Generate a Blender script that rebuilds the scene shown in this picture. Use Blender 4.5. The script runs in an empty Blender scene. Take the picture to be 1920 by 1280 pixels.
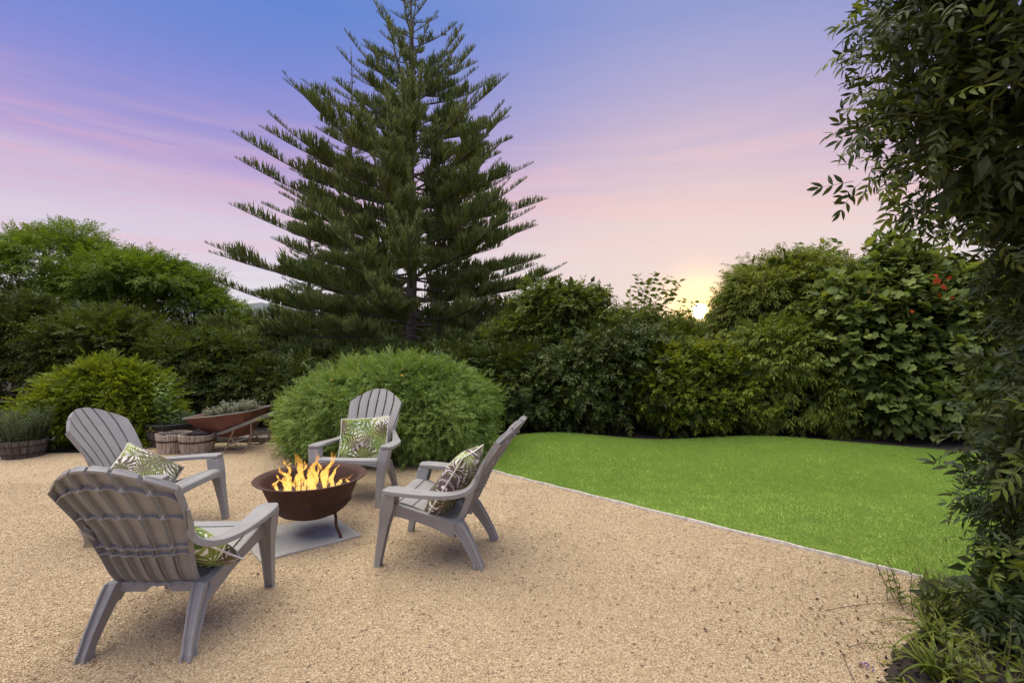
import bpy, bmesh, math, random
import numpy as np
from mathutils import Vector, Matrix, Euler

random.seed(7)
RNG = np.random.default_rng(7)
PI = math.pi
R = math.radians
SC = bpy.context.scene
COL = SC.collection

# ------------------------------------------------------------------ camera
CAMH = 1.46
cam_d = bpy.data.cameras.new('camera')
cam_d.lens = 17.0
cam_d.sensor_width = 36.0
cam_d.clip_start = 0.05
cam_d.clip_end = 5000
cam = bpy.data.objects.new('camera', cam_d)
cam.location = (0, 0, CAMH)
cam.rotation_euler = (R(90), 0, 0)
COL.objects.link(cam)
SC.camera = cam

SC.view_settings.view_transform = 'Standard'
SC.view_settings.look = 'None'
SC.view_settings.exposure = 1.62
SC.view_settings.gamma = 1.0
SC.view_settings.use_curve_mapping = False

# ------------------------------------------------------------------ world: dusk sky
SUN_AZ, SUN_EL = 21.2, 3.3          # the low sun seen over the hedge (azimuth from +Y to +X)
SUN_DIR = Vector((math.sin(R(SUN_AZ))*math.cos(R(SUN_EL)), math.cos(R(SUN_AZ))*math.cos(R(SUN_EL)), math.sin(R(SUN_EL))))
world = bpy.data.worlds.new('World')
SC.world = world
world.use_nodes = True


class NT:
    """small helper round a node tree"""
    def __init__(self, tree):
        self.t = tree
        self.n = tree.nodes
        self.l = tree.links

    def add(self, kind, ins=None, **props):
        nd = self.n.new(kind)
        for k, v in props.items():
            setattr(nd, k, v)
        for k, v in (ins or {}).items():
            self.put(nd.inputs[k], v)
        return nd

    def put(self, sock, v):
        if isinstance(v, bpy.types.NodeSocket):
            self.l.new(v, sock)
        else:
            if sock.type == 'RGBA' and hasattr(v, '__len__') and len(v) == 3:
                v = (*v, 1)
            sock.default_value = v

    def math(self, op, a, b=0.0, c=None, clamp=False):
        nd = self.add('ShaderNodeMath', {0: a, 1: b}, operation=op, use_clamp=clamp)
        if c is not None:
            self.put(nd.inputs[2], c)
        return nd.outputs[0]

    def vmath(self, op, a, b=(0, 0, 0), scale=None):
        nd = self.add('ShaderNodeVectorMath', {0: a, 1: b}, operation=op)
        if scale is not None:
            self.put(nd.inputs['Scale'], scale)
        return nd.outputs['Value'] if op in ('DOT_PRODUCT', 'LENGTH') else nd.outputs[0]

    def mix(self, f, a, b, mode='MIX'):
        nd = self.n.new('ShaderNodeMix')
        nd.data_type = 'RGBA'
        nd.blend_type = mode
        self.put(nd.inputs[0], f)
        self.put(nd.inputs[6], a)
        self.put(nd.inputs[7], b)
        return nd.outputs[2]

    def ramp(self, f, stops, interp='LINEAR'):
        nd = self.n.new('ShaderNodeValToRGB')
        cr = nd.color_ramp
        cr.interpolation = interp
        while len(cr.elements) < len(stops):
            cr.elements.new(0.5)
        for e, (p, c) in zip(cr.elements, stops):
            e.position = p
            e.color = (*c, 1) if len(c) == 3 else c
        self.put(nd.inputs[0], f)
        return nd.outputs[0]

    def noise(self, vec, scale, detail=3, rough=0.5, dist=0.0):
        return self.add('ShaderNodeTexNoise', {'Vector': vec, 'Scale': scale, 'Detail': detail, 'Roughness': rough, 'Distortion': dist})

    def mapr(self, v, a, b, c=0.0, d=1.0):
        return self.add('ShaderNodeMapRange', {0: v, 1: a, 2: b, 3: c, 4: d}).outputs[0]


def srgb(r, g, b):
    f = lambda c: (c/255/12.92) if c/255 <= 0.04045 else ((c/255+0.055)/1.055)**2.4
    return (f(r), f(g), f(b))


w = NT(world.node_tree)
w.n.clear()
tc = w.add('ShaderNodeTexCoord')
dirv = w.vmath('NORMALIZE', tc.outputs['Generated'])
sep = w.add('ShaderNodeSeparateXYZ', {0: dirv})
hor = w.math('SQRT', w.math('ADD', w.math('MULTIPLY', sep.outputs[0], sep.outputs[0]), w.math('MULTIPLY', sep.outputs[1], sep.outputs[1])))
tanel = w.math('DIVIDE', sep.outputs[2], w.math('MAXIMUM', hor, 0.02))
# soft warping so that the bands of colour are not ruler-straight
mp = w.add('ShaderNodeMapping', {'Vector': dirv, 'Scale': (1.3, 1.3, 9.0)})
nz = w.noise(mp.outputs[0], 1.6, 4, 0.5, 0.3)
warp = w.math('MULTIPLY', w.math('SUBTRACT', nz.outputs[0], 0.5), 0.10)
el2 = w.math('ADD', tanel, warp)
K = 2.6
skyc = w.ramp(w.math('MULTIPLY', el2, 1/K), [
    (0.00, srgb(240, 232, 230)),
    (0.07/K, srgb(234, 228, 232)),
    (0.13/K, srgb(222, 217, 230)),
    (0.19/K, srgb(222, 208, 224)),
    (0.26/K, srgb(210, 186, 216)),
    (0.33/K, srgb(182, 163, 213)),
    (0.41/K, srgb(150, 148, 214)),
    (0.50/K, srgb(124, 140, 214)),
    (0.64/K, srgb(98, 134, 212)),
    (0.95/K, srgb(126, 150, 210)),
    (1.00, srgb(186, 190, 208))], 'LINEAR')
# pink cloud streaks
mp2 = w.add('ShaderNodeMapping', {'Vector': dirv, 'Scale': (1.1, 1.1, 16.0), 'Rotation': (0.03, 0.05, 0)})
nz2 = w.noise(mp2.outputs[0], 1.9, 6, 0.55, 0.6)
band = w.math('MULTIPLY', w.mapr(tanel, 0.06, 0.22), w.mapr(tanel, 0.46, 0.28))
pk = w.math('MULTIPLY', w.mapr(nz2.outputs[0], 0.46, 0.68), band)
skyc = w.mix(w.math('MULTIPLY', pk, 0.55), skyc, srgb(236, 184, 200))
mp3 = w.add('ShaderNodeMapping', {'Vector': dirv, 'Scale': (1.0, 1.0, 22.0), 'Location': (3.1, 1.7, 0.4)})
nz3 = w.noise(mp3.outputs[0], 2.3, 6, 0.6, 0.4)
bl = w.math('MULTIPLY', w.mapr(nz3.outputs[0], 0.5, 0.72), w.mapr(tanel, 0.42, 0.12))
skyc = w.mix(w.math('MULTIPLY', bl, 0.8), skyc, srgb(206, 208, 228))
# warmer towards the sun
sdot = w.vmath('DOT_PRODUCT', dirv, tuple(SUN_DIR))
glow1 = w.math('POWER', w.math('MAXIMUM', sdot, 0.0), 9.0)
skyc = w.mix(w.math('MULTIPLY', glow1, 0.75), skyc, srgb(250, 222, 206))
glow2 = w.math('POWER', w.math('MAXIMUM', sdot, 0.0), 620.0)
skyc = w.mix(w.math('MULTIPLY', glow2, 0.95), skyc, (2.5, 1.55, 0.6))
disc = w.mapr(sdot, math.cos(R(0.95)), math.cos(R(0.5)))
skyc = w.mix(disc, skyc, (40, 28, 12))
below = w.mapr(sep.outputs[2], -0.01, -0.08)
skyc = w.mix(below, skyc, (0.10, 0.10, 0.07))
bg = w.add('ShaderNodeBackground', {0: skyc, 1: 0.325})
out = w.add('ShaderNodeOutputWorld', {0: bg.outputs[0]})

# ------------------------------------------------------------------ the one sun lamp (soft, veiled daylight)
sl = bpy.data.lights.new('sun', 'SUN')
sl.energy = 1.5
sl.angle = R(80)
sl.color = (1.0, 0.90, 0.74)
sun = bpy.data.objects.new('sun', sl)
LD = Vector((-0.20, 0.10, 0.95))       # direction towards the light
sun.rotation_euler = LD.to_track_quat('Z', 'Y').to_euler()
COL.objects.link(sun)

# ------------------------------------------------------------------ helpers
def link(o, parent=None):
    COL.objects.link(o)
    if parent is not None:
        o.parent = parent
    return o


def tag(o, label=None, cat=None, group=None, kind=None):
    if label: o['label'] = label
    if cat: o['category'] = cat
    if group: o['group'] = group
    if kind: o['kind'] = kind
    return o


def empty(name, loc=(0, 0, 0), rz=0.0):
    o = bpy.data.objects.new(name, None)
    o.empty_display_size = 0.1
    o.location = loc
    o.rotation_euler = (0, 0, rz)
    return link(o)


def mesh_np(name, V, F, smooth=False):
    """V (n,3), F (m,k) all faces with k corners"""
    me = bpy.data.meshes.new(name)
    V = np.asarray(V, dtype=np.float32)
    F = np.asarray(F, dtype=np.int32)
    k = F.shape[1]
    me.vertices.add(len(V))
    me.vertices.foreach_set('co', V.ravel())
    me.loops.add(F.size)
    me.loops.foreach_set('vertex_index', F.ravel())
    me.polygons.add(len(F))
    me.polygons.foreach_set('loop_start', np.arange(0, F.size, k, dtype=np.int32))
    me.polygons.foreach_set('loop_total', np.full(len(F), k, dtype=np.int32))
    if smooth:
        me.polygons.foreach_set('use_smooth', np.ones(len(F), dtype=bool))
    me.update(calc_edges=True)
    return me


def mobj(name, me, mat, parent=None):
    if mat is not None and len(me.materials) == 0:
        me.materials.append(mat)
    o = bpy.data.objects.new(name, me)
    return link(o, parent)


class MB:
    def __init__(self):
        self.v = []
        self.f = []

    def loft(self, rings, cap=True, closed=True):
        n = len(rings[0])
        b = len(self.v)
        for r in rings:
            self.v += [tuple(p) for p in r]
        for i in range(len(rings)-1):
            for j in range(n if closed else n-1):
                a = b+i*n+j
                c = b+i*n+(j+1) % n
                self.f.append((a, c, c+n, a+n))
        if cap and closed:
            self.f.append(tuple(b+j for j in range(n))[::-1])
            self.f.append(tuple(b+(len(rings)-1)*n+j for j in range(n)))
        return self

    def tube(self, pts, rad, n=8, cap=True):
        pts = [Vector(p) for p in pts]
        if not hasattr(rad, '__len__'):
            rad = [rad]*len(pts)
        up = Vector((0, 0, 1))
        rings = []
        px = None
        for i, p in enumerate(pts):
            t = (pts[min(i+1, len(pts)-1)]-pts[max(i-1, 0)])
            if t.length < 1e-9: t = Vector((0, 0, 1))
            t.normalize()
            if px is None:
                px = t.cross(up)
                if px.length < 0.05: px = t.cross(Vector((0, 1, 0)))
            else:
                px = px-t*px.dot(t)
            px.normalize()
            py = t.cross(px)
            rings.append([p+(px*math.cos(2*PI*k/n)+py*math.sin(2*PI*k/n))*rad[i] for k in range(n)])
        return self.loft(rings, cap)

    def box(self, c, s, rot=None):
        M = rot or Matrix.Identity(3)
        c = Vector(c)
        vs = [c+M @ Vector((x*s[0]/2, y*s[1]/2, z*s[2]/2)) for z in (-1, 1) for x, y in ((-1, -1), (1, -1), (1, 1), (-1, 1))]
        return self.loft([vs[:4], vs[4:]])

    def lathe(self, prof, c=(0, 0, 0), n=48, cap=False):
        rings = [[(c[0]+r*math.cos(2*PI*k/n), c[1]+r*math.sin(2*PI*k/n), c[2]+z) for k in range(n)] for r, z in prof]
        return self.loft(rings, cap)

    def build(self, name, mat, parent=None, smooth=False, bevel=0, recalc=True):
        me = bpy.data.meshes.new(name)
        me.from_pydata(self.v, [], self.f)
        if recalc:
            bm = bmesh.new(); bm.from_mesh(me)
            bmesh.ops.recalc_face_normals(bm, faces=bm.faces)
            bm.to_mesh(me); bm.free()
        if smooth:
            me.polygons.foreach_set('use_smooth', [True]*len(me.polygons))
        o = mobj(name, me, mat, parent)
        if bevel:
            m = o.modifiers.new('bevel', 'BEVEL')
            m.width = bevel; m.segments = 2; m.limit_method = 'ANGLE'; m.angle_limit = R(35)
        return o


def norm(a):
    return a/np.maximum(np.linalg.norm(a, axis=-1, keepdims=True), 1e-9)


def cloud_mesh(name, tmpl, P, D, N, S):
    """copies a small template (V,F: +Y along the leaf, +Z its face) to every P with direction D, face normal N, size S; one mesh"""
    V, F = tmpl
    V = np.asarray(V, float); F = np.asarray(F, int)
    Y = norm(D)
    X = norm(np.cross(Y, N))
    Z = np.cross(X, Y)
    S = np.asarray(S)
    if S.ndim == 1: S = S[:, None]
    # (n,k,3)
    W = (P[:, None, :] + V[None, :, 0:1]*X[:, None, :]*S[:, None, :1] + V[None, :, 1:2]*Y[:, None, :]*S[:, None, :1]
         + V[None, :, 2:3]*Z[:, None, :]*S[:, None, :1])
    n, k = W.shape[:2]
    FF = (F[None]+(np.arange(n)*k)[:, None, None]).reshape(-1, F.shape[1])
    return mesh_np(name, W.reshape(-1, 3), FF)


def rand_dirs(n, rng=RNG):
    return norm(rng.normal(size=(n, 3)))


# leaf templates -----------------------------------------------------
def T_leaf(wd=0.22, fold=0.06, droop=0.12):
    V = [(0, 0, 0), (-wd, .42, fold), (0, .45, 0), (wd, .42, fold), (0, 1, -droop)]
    F = [(0, 2, 1), (0, 3, 2), (1, 2, 4), (2, 3, 4)]
    return np.array(V), np.array(F)


def T_leaf_fine(wd=0.16, fold=0.05, droop=0.25, curl=0.0):
    """lanceolate leaf with midrib fold, three rows"""
    ts = [0, .16, .38, .62, .84, 1]
    ws = [.03, .62, 1, .85, .42, 0]
    V = []; F = []
    for t, a in zip(ts, ws):
        z = -droop*t*t
        V += [(-wd*a, t, z+fold*a), (0, t, z), (wd*a, t, z+fold*a)]
    for i in range(5):
        b = i*3
        F += [(b, b+1, b+4), (b, b+4, b+3), (b+1, b+2, b+5), (b+1, b+5, b+4)]
    return np.array(V), np.array(F)


def join_t(items):
    """items: (template, 4x4 matrix)"""
    V = []; F = []; b = 0
    for (v, f), M in items:
        M = np.array(M)
        v = np.asarray(v) @ M[:3, :3].T+M[:3, 3]
        V.append(v); F.append(np.asarray(f)+b); b += len(v)
    return np.vstack(V), np.vstack(F)


def T_sprig(leaf, n=5, ll=0.34, spread=55, stemw=0.008, up=0.15, jit=8, terminal=True, tape=0.5, seed=1):
    """pinnate sprig: leaf pairs on a stem of length 1 along +Y"""
    rr = random.Random(seed)
    it = []
    sv = np.array([(-stemw, 0, 0), (stemw, 0, 0), (stemw*.3, 1, -.10), (-stemw*.3, 1, -.10)])
    it.append(((sv, np.array([(0, 1, 2), (0, 2, 3)])), Matrix.Identity(4)))
    for i in range(n):
        t = (i+1)/(n+0.5)
        sc = ll*(1-tape*abs(t-.45))
        for s in (-1, 1):
            M = (Matrix.Translation((0, t, -.1*t*t)) @ Matrix.Rotation(-s*R(spread+rr.uniform(-jit, jit)), 4, 'Z')
                 @ Matrix.Rotation(R(rr.uniform(-20, 25)), 4, 'X') @ Matrix.Rotation(s*R(rr.uniform(-30, 30)), 4, 'Y') @ Matrix.Scale(sc, 4))
            it.append((leaf, M))
    if terminal:
        it.append((leaf, Matrix.Translation((0, .97, -.1)) @ Matrix.Rotation(R(-12), 4, 'X') @ Matrix.Scale(ll, 4)))
    return join_t(it)


def T_lobed():
    """fig / maple-like lobed leaf"""
    ang = [-150, -120, -95, -75, -52, -38, -22, -8, 0, 8, 22, 38, 52, 75, 95, 120, 150]
    rad = [.22, .42, .50, .33, .50, .66, .60, .42, .0, .42, .60, .66, .50, .33, .50, .42, .22]
    pts = []
    base = (0, .28)
    lob = [(-165, .2), (-135, .40), (-108, .38), (-85, .50), (-64, .42), (-45, .60), (-24, .50), (0, .72), (24, .50), (45, .60), (64, .42), (85, .50), (108, .38), (135, .40), (165, .2)]
    V = [(0, .34, -.03)]
    for a, r in lob:
        V.append((math.sin(R(a))*r, .34+math.cos(R(a))*r, .07*math.cos(R(3*a))-.10*r))
    F = [(0, i+1, i) for i in range(1, len(lob))]
    return np.array(V), np.array(F)


# crowns: clumps of leaves over a set of ellipsoid lumps ---------------
def crown(lumps, nclump, rc, per, outward=.6, up=.5, rand=.6, zmin=-0.35, inner=0.0, lo=.82, hi=1.10, flat=1.0, seed=0, droop=0.0):
    """returns P, D, N arrays"""
    rng = np.random.default_rng(seed+11)
    L = np.array(lumps, float)
    area = (L[:, 3]*L[:, 4]+L[:, 4]*L[:, 5]+L[:, 3]*L[:, 5])
    idx = rng.choice(len(L), nclump, p=area/area.sum())
    u = norm(rng.normal(size=(nclump, 3)))
    bad = u[:, 2] < zmin
    u[bad, 2] *= -1
    rr = rng.uniform(lo, hi, (nclump, 1))
    ph = rng.uniform(0, 6, 3)
    rr *= 1+.07*(np.sin(u[:, :1]*5.3+ph[0])*np.sin(u[:, 2:3]*6.1+ph[1])+.7*np.sin(u[:, 1:2]*8+u[:, :1]*9+ph[2]))
    if inner > 0:
        m = rng.random(nclump) < inner
        rr[m] = rng.uniform(.35, lo, (m.sum(), 1))
    C = L[idx, :3]+u*L[idx, 3:6]*rr
    csz = rng.uniform(.6, 1.35, (nclump, 1))*rc
    ci = np.repeat(np.arange(nclump), per)
    off = norm(rng.normal(size=(len(ci), 3)))*(rng.random((len(ci), 1))**(1/2.2))
    off[:, 2] *= flat
    P = C[ci]+off*csz[ci]
    # drop those deep inside any lump
    keep = np.ones(len(P), bool)
    for l in L:
        q = (((P-l[:3])/l[3:6])**2).sum(1)
        keep &= q > (.30 if inner > 0 else .50)
    keep &= P[:, 2] > 0.02
    n = u[ci]
    D = norm(n*outward+off*.7+rng.normal(size=P.shape)*rand*.6+np.array([0, 0, -droop]))
    N = norm(np.array([0, 0, up])+n*.45+rng.normal(size=P.shape)*rand*.5)
    return P[keep], D[keep], N[keep]


def crown_obj(name, mat, parent, tmpl, size, sj=.3, stuff=True, maxn=None, seed=0, **kw):
    P, D, N = crown(seed=seed, **kw)
    rng = np.random.default_rng(seed+99)
    S = size*rng.uniform(1-sj, 1+sj, len(P))
    me = cloud_mesh(name, tmpl, P, D, N, S)
    o = mobj(name, me, mat, parent)
    if stuff: o['kind'] = 'stuff'
    return o


# ------------------------------------------------------------------ materials
def newmat(name):
    m = bpy.data.materials.new(name)
    m.use_nodes = True
    t = NT(m.node_tree)
    t.n.clear()
    o = t.add('ShaderNodeOutputMaterial')
    return m, t, o


def principled(t, o, color, rough=.6, bump=None, bdist=.01, bstr=.5, **kw):
    ins = {'Base Color': color, 'Roughness': rough}
    for k, v in kw.items():
        ins[k.replace('_', ' ')] = v
    p = t.add('ShaderNodeBsdfPrincipled', ins)
    if bump is not None:
        b = t.add('ShaderNodeBump', {'Height': bump, 'Distance': bdist, 'Strength': bstr})
        t.l.new(b.outputs[0], p.inputs['Normal'])
    t.l.new(p.outputs[0], o.inputs[0])
    return p


def leafmat(name, cols, rough=.55, transl=.35, patch=1.2, spec=.18, tcol=None):
    """leaf colour varies leaf by leaf and in patches"""
    m, t, o = newmat(name)
    geo = t.add('ShaderNodeNewGeometry')
    tcn = t.add('ShaderNodeTexCoord')
    nz = t.noise(tcn.outputs['Object'], patch, 2)
    f = t.math('ADD', t.math('MULTIPLY', geo.outputs['Random Per Island'], .62), t.math('MULTIPLY', t.mapr(nz.outputs[0], .3, .7), .38))
    k = len(cols)
    c = t.ramp(f, [(i/(k-1), cc) for i, cc in enumerate(cols)])
    p = t.add('ShaderNodeBsdfPrincipled', {'Base Color': c, 'Roughness': rough, 'Specular IOR Level': spec})
    tr = t.add('ShaderNodeBsdfTranslucent', {0: t.mix(1.0, c, tcol or (1.35, 1.25, .5), 'MULTIPLY')})
    ms = t.add('ShaderNodeMixShader', {0: transl, 1: p.outputs[0], 2: tr.outputs[0]})
    t.l.new(ms.outputs[0], o.inputs[0])
    return m


def simple(name, c, rough=.6, nscale=8, var=.25, bump=0, bscale=40, **kw):
    m, t, o = newmat(name)
    tcn = t.add('ShaderNodeTexCoord')
    nz = t.noise(tcn.outputs['Object'], nscale, 5, .6)
    c2 = tuple(x*(1-var) for x in c); c3 = tuple(min(1, x*(1+var)) for x in c)
    cc = t.mix(t.mapr(nz.outputs[0], .3, .7), c2, c3)
    b = t.noise(tcn.outputs['Object'], bscale, 4).outputs[0] if bump else None
    principled(t, o, cc, rough, b, .01, bump, **kw)
    return m


M = {}
# chair plastic: grey, faintly dusty
m, t, o = newmat('grey_plastic')
tcn = t.add('ShaderNodeTexCoord')
nz = t.noise(tcn.outputs['Object'], 5, 6, .65)
nzf = t.noise(tcn.outputs['Object'], 260, 2)
c = t.mix(t.mapr(nz.outputs[0], .35, .75), (.27, .266, .260), (.345, .340, .330))
nzd = t.noise(tcn.outputs['Object'], 22, 6, .7)
c = t.mix(t.mapr(nzd.outputs[0], .58, .80, 0, .35), c, (.20, .185, .16))
principled(t, o, c, t.mapr(nz.outputs[0], .3, .7, .42, .62), nzf.outputs[0], .001, .35)
M['plastic'] = m

# gravel bed
m, t, o = newmat('gravel_bed')
tcn = t.add('ShaderNodeTexCoord')
co = tcn.outputs['Object']
v1 = t.add('ShaderNodeTexVoronoi', {'Vector': co, 'Scale': 165, 'Randomness': 1})
v2 = t.add('ShaderNodeTexVoronoi', {'Vector': co, 'Scale': 46, 'Randomness': 1})
s1 = t.add('ShaderNodeSeparateColor', {0: v1.outputs['Color']})
big = t.noise(co, .55, 4, .6)
mid = t.noise(co, 3.2, 5, .65)
base = t.ramp(s1.outputs[0], [(0, (0.2632, 0.1821, 0.1067)), (0.1, (0.3581, 0.2539, 0.1446)), (0.35, (0.4788, 0.3526, 0.2038)), (0.7, (0.5651, 0.4289, 0.2654)), (0.92, (0.66, 0.5365, 0.358)), (1, (0.7721, 0.689, 0.5166))])
base = t.mix(t.mapr(big.outputs[0], .42, .66, 0, .45), base, (.46, .35, .225))
scuff = t.noise(t.add('ShaderNodeMapping', {'Vector': co, 'Scale': (1, .55, 1), 'Rotation': (0, 0, .5)}).outputs[0], 1.7, 6, .7, .6)
base = t.mix(t.mapr(scuff.outputs[0], .56, .72, 0, .42), base, (.30, .21, .12))
base = t.mix(t.mapr(mid.outputs[0], .52, .75, 0, .4), base, (.33, .225, .125))
s2 = t.add('ShaderNodeSeparateColor', {0: v2.outputs['Color']})
dark = t.math('MULTIPLY', t.math('LESS_THAN', s2.outputs[0], t.mapr(mid.outputs[0], .45, .7, .02, .12)), t.math('LESS_THAN', v2.outputs['Distance'], .55))
base = t.mix(t.math('MULTIPLY', dark, .8), base, (.10, .062, .035))
crev = t.mapr(v1.outputs['Distance'], .35, .75, 1, .45)
h = t.math('ADD', t.math('MULTIPLY', v1.outputs['Distance'], -.006), t.math('MULTIPLY', mid.outputs[0], .012))
principled(t, o, base, .9, h, 1.0, .9)
M['gravel'] = m

# loose stones
m, t, o = newmat('gravel_stone')
oi = t.add('ShaderNodeObjectInfo')
c = t.ramp(oi.outputs['Random'], [(0, (0.1945, 0.137, 0.0837)), (0.12, (0.3006, 0.2134, 0.1253)), (0.3, (0.451, 0.333, 0.1931)), (0.65, (0.5483, 0.4204, 0.2564)), (0.9, (0.6545, 0.5308, 0.3513)), (1, (0.796, 0.724, 0.5592))])
principled(t, o, c, .85)
M['stone'] = m

M['soil'] = simple('soil', (.036, .026, .018), .95, 14, .5, .9, 60)
M['land'] = simple('land', (.045, .055, .022), .95, .05, .3)
M['lawnbase'] = simple('lawn_base', (.30, .38, .08), .9, 3, .3, .6, 90)
M['kerb'] = simple('kerb_edging', (.74, .70, .62), .7, 30, .3, .2)
M['slab'] = None

m, t, o = newmat('slab_stone')
tcn = t.add('ShaderNodeTexCoord')
n1 = t.noise(tcn.outputs['Object'], 4, 7, .6)
n2 = t.noise(tcn.outputs['Object'], 45, 5, .7)
c = t.mix(t.mapr(n1.outputs[0], .3, .7), (.34, .325, .295), (.50, .48, .43))
c = t.mix(t.mapr(n2.outputs[0], .55, .75, 0, .5), c, (.22, .22, .21))
gd = t.vmath('LENGTH', t.vmath('SUBTRACT', tcn.outputs['Object'], (-1.55, 3.62, 0)))
st = t.math('MULTIPLY', t.mapr(gd, .10, .0), t.mapr(n1.outputs[0], .4, .6))
c = t.mix(t.math('MULTIPLY', st, .7), c, (.42, .27, .10))
principled(t, o, c, .85, n2.outputs[0], .004, .5)
M['slab'] = m

# rusted iron
def rust(name, a, b, c_, scale=6, rough=.75):
    m, t, o = newmat(name)
    tcn = t.add('ShaderNodeTexCoord')
    n1 = t.noise(tcn.outputs['Object'], scale, 7, .65, .5)
    n2 = t.noise(tcn.outputs['Object'], scale*14, 4, .7)
    c = t.mix(t.mapr(n1.outputs[0], .35, .65), a, b)
    c = t.mix(t.mapr(n2.outputs[0], .5, .75, 0, .8), c, c_)
    principled(t, o, c, rough, n2.outputs[0], .002, .5, Metallic=.15)
    return m
M['rust'] = rust('rusted_iron', (.050, .021, .014), (.085, .036, .022), (.035, .018, .013))
M['rustred'] = rust('rusty_red_paint', (.13, .050, .034), (.18, .075, .05), (.08, .040, .028), 5)
M['greypaint'] = rust('weathered_pale_paint', (.15, .155, .135), (.24, .235, .20), (.18, .12, .08), 7)
M['tubesteel'] = rust('rusty_tube', (.20, .11, .07), (.30, .22, .16), (.12, .06, .04), 9)
M['rubber'] = simple('rubber', (.02, .02, .02), .8)

# weathered barrel wood
m, t, o = newmat('weathered_wood')
tcn = t.add('ShaderNodeTexCoord')
oi = t.add('ShaderNodeObjectInfo')
mp = t.add('ShaderNodeMapping', {'Vector': tcn.outputs['Object'], 'Scale': (60, 60, 5)})
n1 = t.noise(mp.outputs[0], 1.0, 6, .7)
c = t.ramp(n1.outputs[0], [(.18, (.06, .045, .033)), (.38, (.27, .21, .16)), (.54, (.48, .41, .33)), (.72, (.75, .70, .62))])
c = t.mix(t.mapr(oi.outputs['Random'], 0, 1, 0, .35), c, (.09, .07, .05))
principled(t, o, c, .9, n1.outputs[0], .004, .6)
M['wood'] = m
m, t, o = newmat('dark_weathered_wood')
tcn = t.add('ShaderNodeTexCoord')
mp = t.add('ShaderNodeMapping', {'Vector': tcn.outputs['Object'], 'Scale': (50, 50, 6)})
n1 = t.noise(mp.outputs[0], 1.0, 6, .7)
c = t.ramp(n1.outputs[0], [(.3, (.035, .030, .026)), (.5, (.09, .08, .068)), (.75, (.26, .25, .22))])
principled(t, o, c, .9, n1.outputs[0], .004, .6)
M['darkwood'] = m
M['band'] = rust('hoop_iron', (.035, .025, .02), (.07, .035, .022), (.03, .03, .03), 12)
M['liner'] = simple('black_plastic', (.018, .018, .02), .5)
M['edgestone'] = simple('edging_block', (.19, .165, .145), .9, 9, .35, .5, 40)
M['bark'] = simple('bark', (.13, .105, .085), .9, 12, .4, .8, 50)
M['darkbark'] = simple('dark_bark', (.055, .042, .03), .9, 12, .4, .8, 50)
M['vinestem'] = simple('vine_stem', (.15, .14, .06), .8, 12, .4)
M['hill'] = simple('hill_scrub', (.10, .115, .12), .95, .02, .25)

# foliage colours
M['pine'] = leafmat('pine_needles', [(0.0959, 0.1374, 0.0448), (0.1439, 0.1982, 0.0569), (0.2172, 0.2645, 0.0691), (0.3195, 0.3304, 0.0813)], .6, .12, .8)
M['bush'] = leafmat('fine_bush_leaf', [(0.1004, 0.17, 0.0412), (0.1708, 0.2638, 0.0662), (0.2509, 0.3573, 0.0956), (0.3613, 0.4594, 0.1323)], .55, .30, 1.6)
M['yellowbush'] = leafmat('yellow_green_leaf', [(0.0661, 0.108, 0.0122), (0.1322, 0.1906, 0.0181), (0.2117, 0.2733, 0.0242), (0.3042, 0.3432, 0.0404)], .55, .35, 3.0)
M['feather'] = leafmat('feathery_leaf', [(0.0642, 0.1144, 0.0178), (0.1176, 0.1906, 0.0266), (0.1817, 0.2669, 0.0326), (0.2672, 0.3432, 0.0444)], .55, .30, .5)
M['darkfeather'] = leafmat('dark_feathery_leaf', [(0.042, 0.0648, 0.0139), (0.07, 0.1011, 0.0185), (0.1051, 0.1426, 0.0254), (0.1471, 0.1814, 0.0347)], .55, .3, .5)
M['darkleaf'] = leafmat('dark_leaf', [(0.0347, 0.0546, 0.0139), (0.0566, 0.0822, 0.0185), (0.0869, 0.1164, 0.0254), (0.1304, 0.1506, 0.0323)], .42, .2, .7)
M['olive'] = leafmat('olive_leaf', [(0.0864, 0.1264, 0.023), (0.1481, 0.1955, 0.033), (0.2097, 0.2529, 0.046), (0.2961, 0.3333, 0.0657)], .5, .35, .8)
M['midleaf'] = leafmat('mid_green_leaf', [(0.0867, 0.1263, 0.0222), (0.1391, 0.1881, 0.0305), (0.2164, 0.2638, 0.0416), (0.3246, 0.3558, 0.0624)], .45, .3, .7)
M['lime'] = leafmat('lime_leaf', [(0.0765, 0.1182, 0.0158), (0.1433, 0.1941, 0.0238), (0.2293, 0.2784, 0.029), (0.3632, 0.3712, 0.0462)], .5, .4, 1.2)
M['freshleaf'] = leafmat('fresh_green_leaf', [(0.0709, 0.1056, 0.0231), (0.1095, 0.1552, 0.0323), (0.1609, 0.2111, 0.0416), (0.219, 0.267, 0.0578)], .5, .4, 1.0)
M['fig'] = leafmat('fig_leaf', [(0.1113, 0.1594, 0.0462), (0.1608, 0.2232, 0.0579), (0.235, 0.2976, 0.0825), (0.3463, 0.3719, 0.1074)], .5, .3, 1.0)
M['redleaf'] = leafmat('red_autumn_leaf', [(.30, .03, .015), (.50, .07, .02), (.60, .16, .03)], .5, .4, 1.0, tcol=(1, .6, .4))
M['vine'] = leafmat('climber_leaf', [(0.0248, 0.0424, 0.013), (0.0427, 0.065, 0.0184), (0.0674, 0.0932, 0.0238), (0.11, 0.1342, 0.0324)], .48, .25, 1.6, .35)
M['vinelight'] = leafmat('young_climber_leaf', [(0.0906, 0.1312, 0.0213), (0.1552, 0.2018, 0.0293), (0.2458, 0.2927, 0.0426)], .4, .4, 1.6, .45)
M['rosemary'] = leafmat('rosemary_leaf', [(0.0525, 0.09, 0.042), (0.0825, 0.1275, 0.06), (0.12, 0.1725, 0.0825)], .6, .2, 3)
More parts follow.
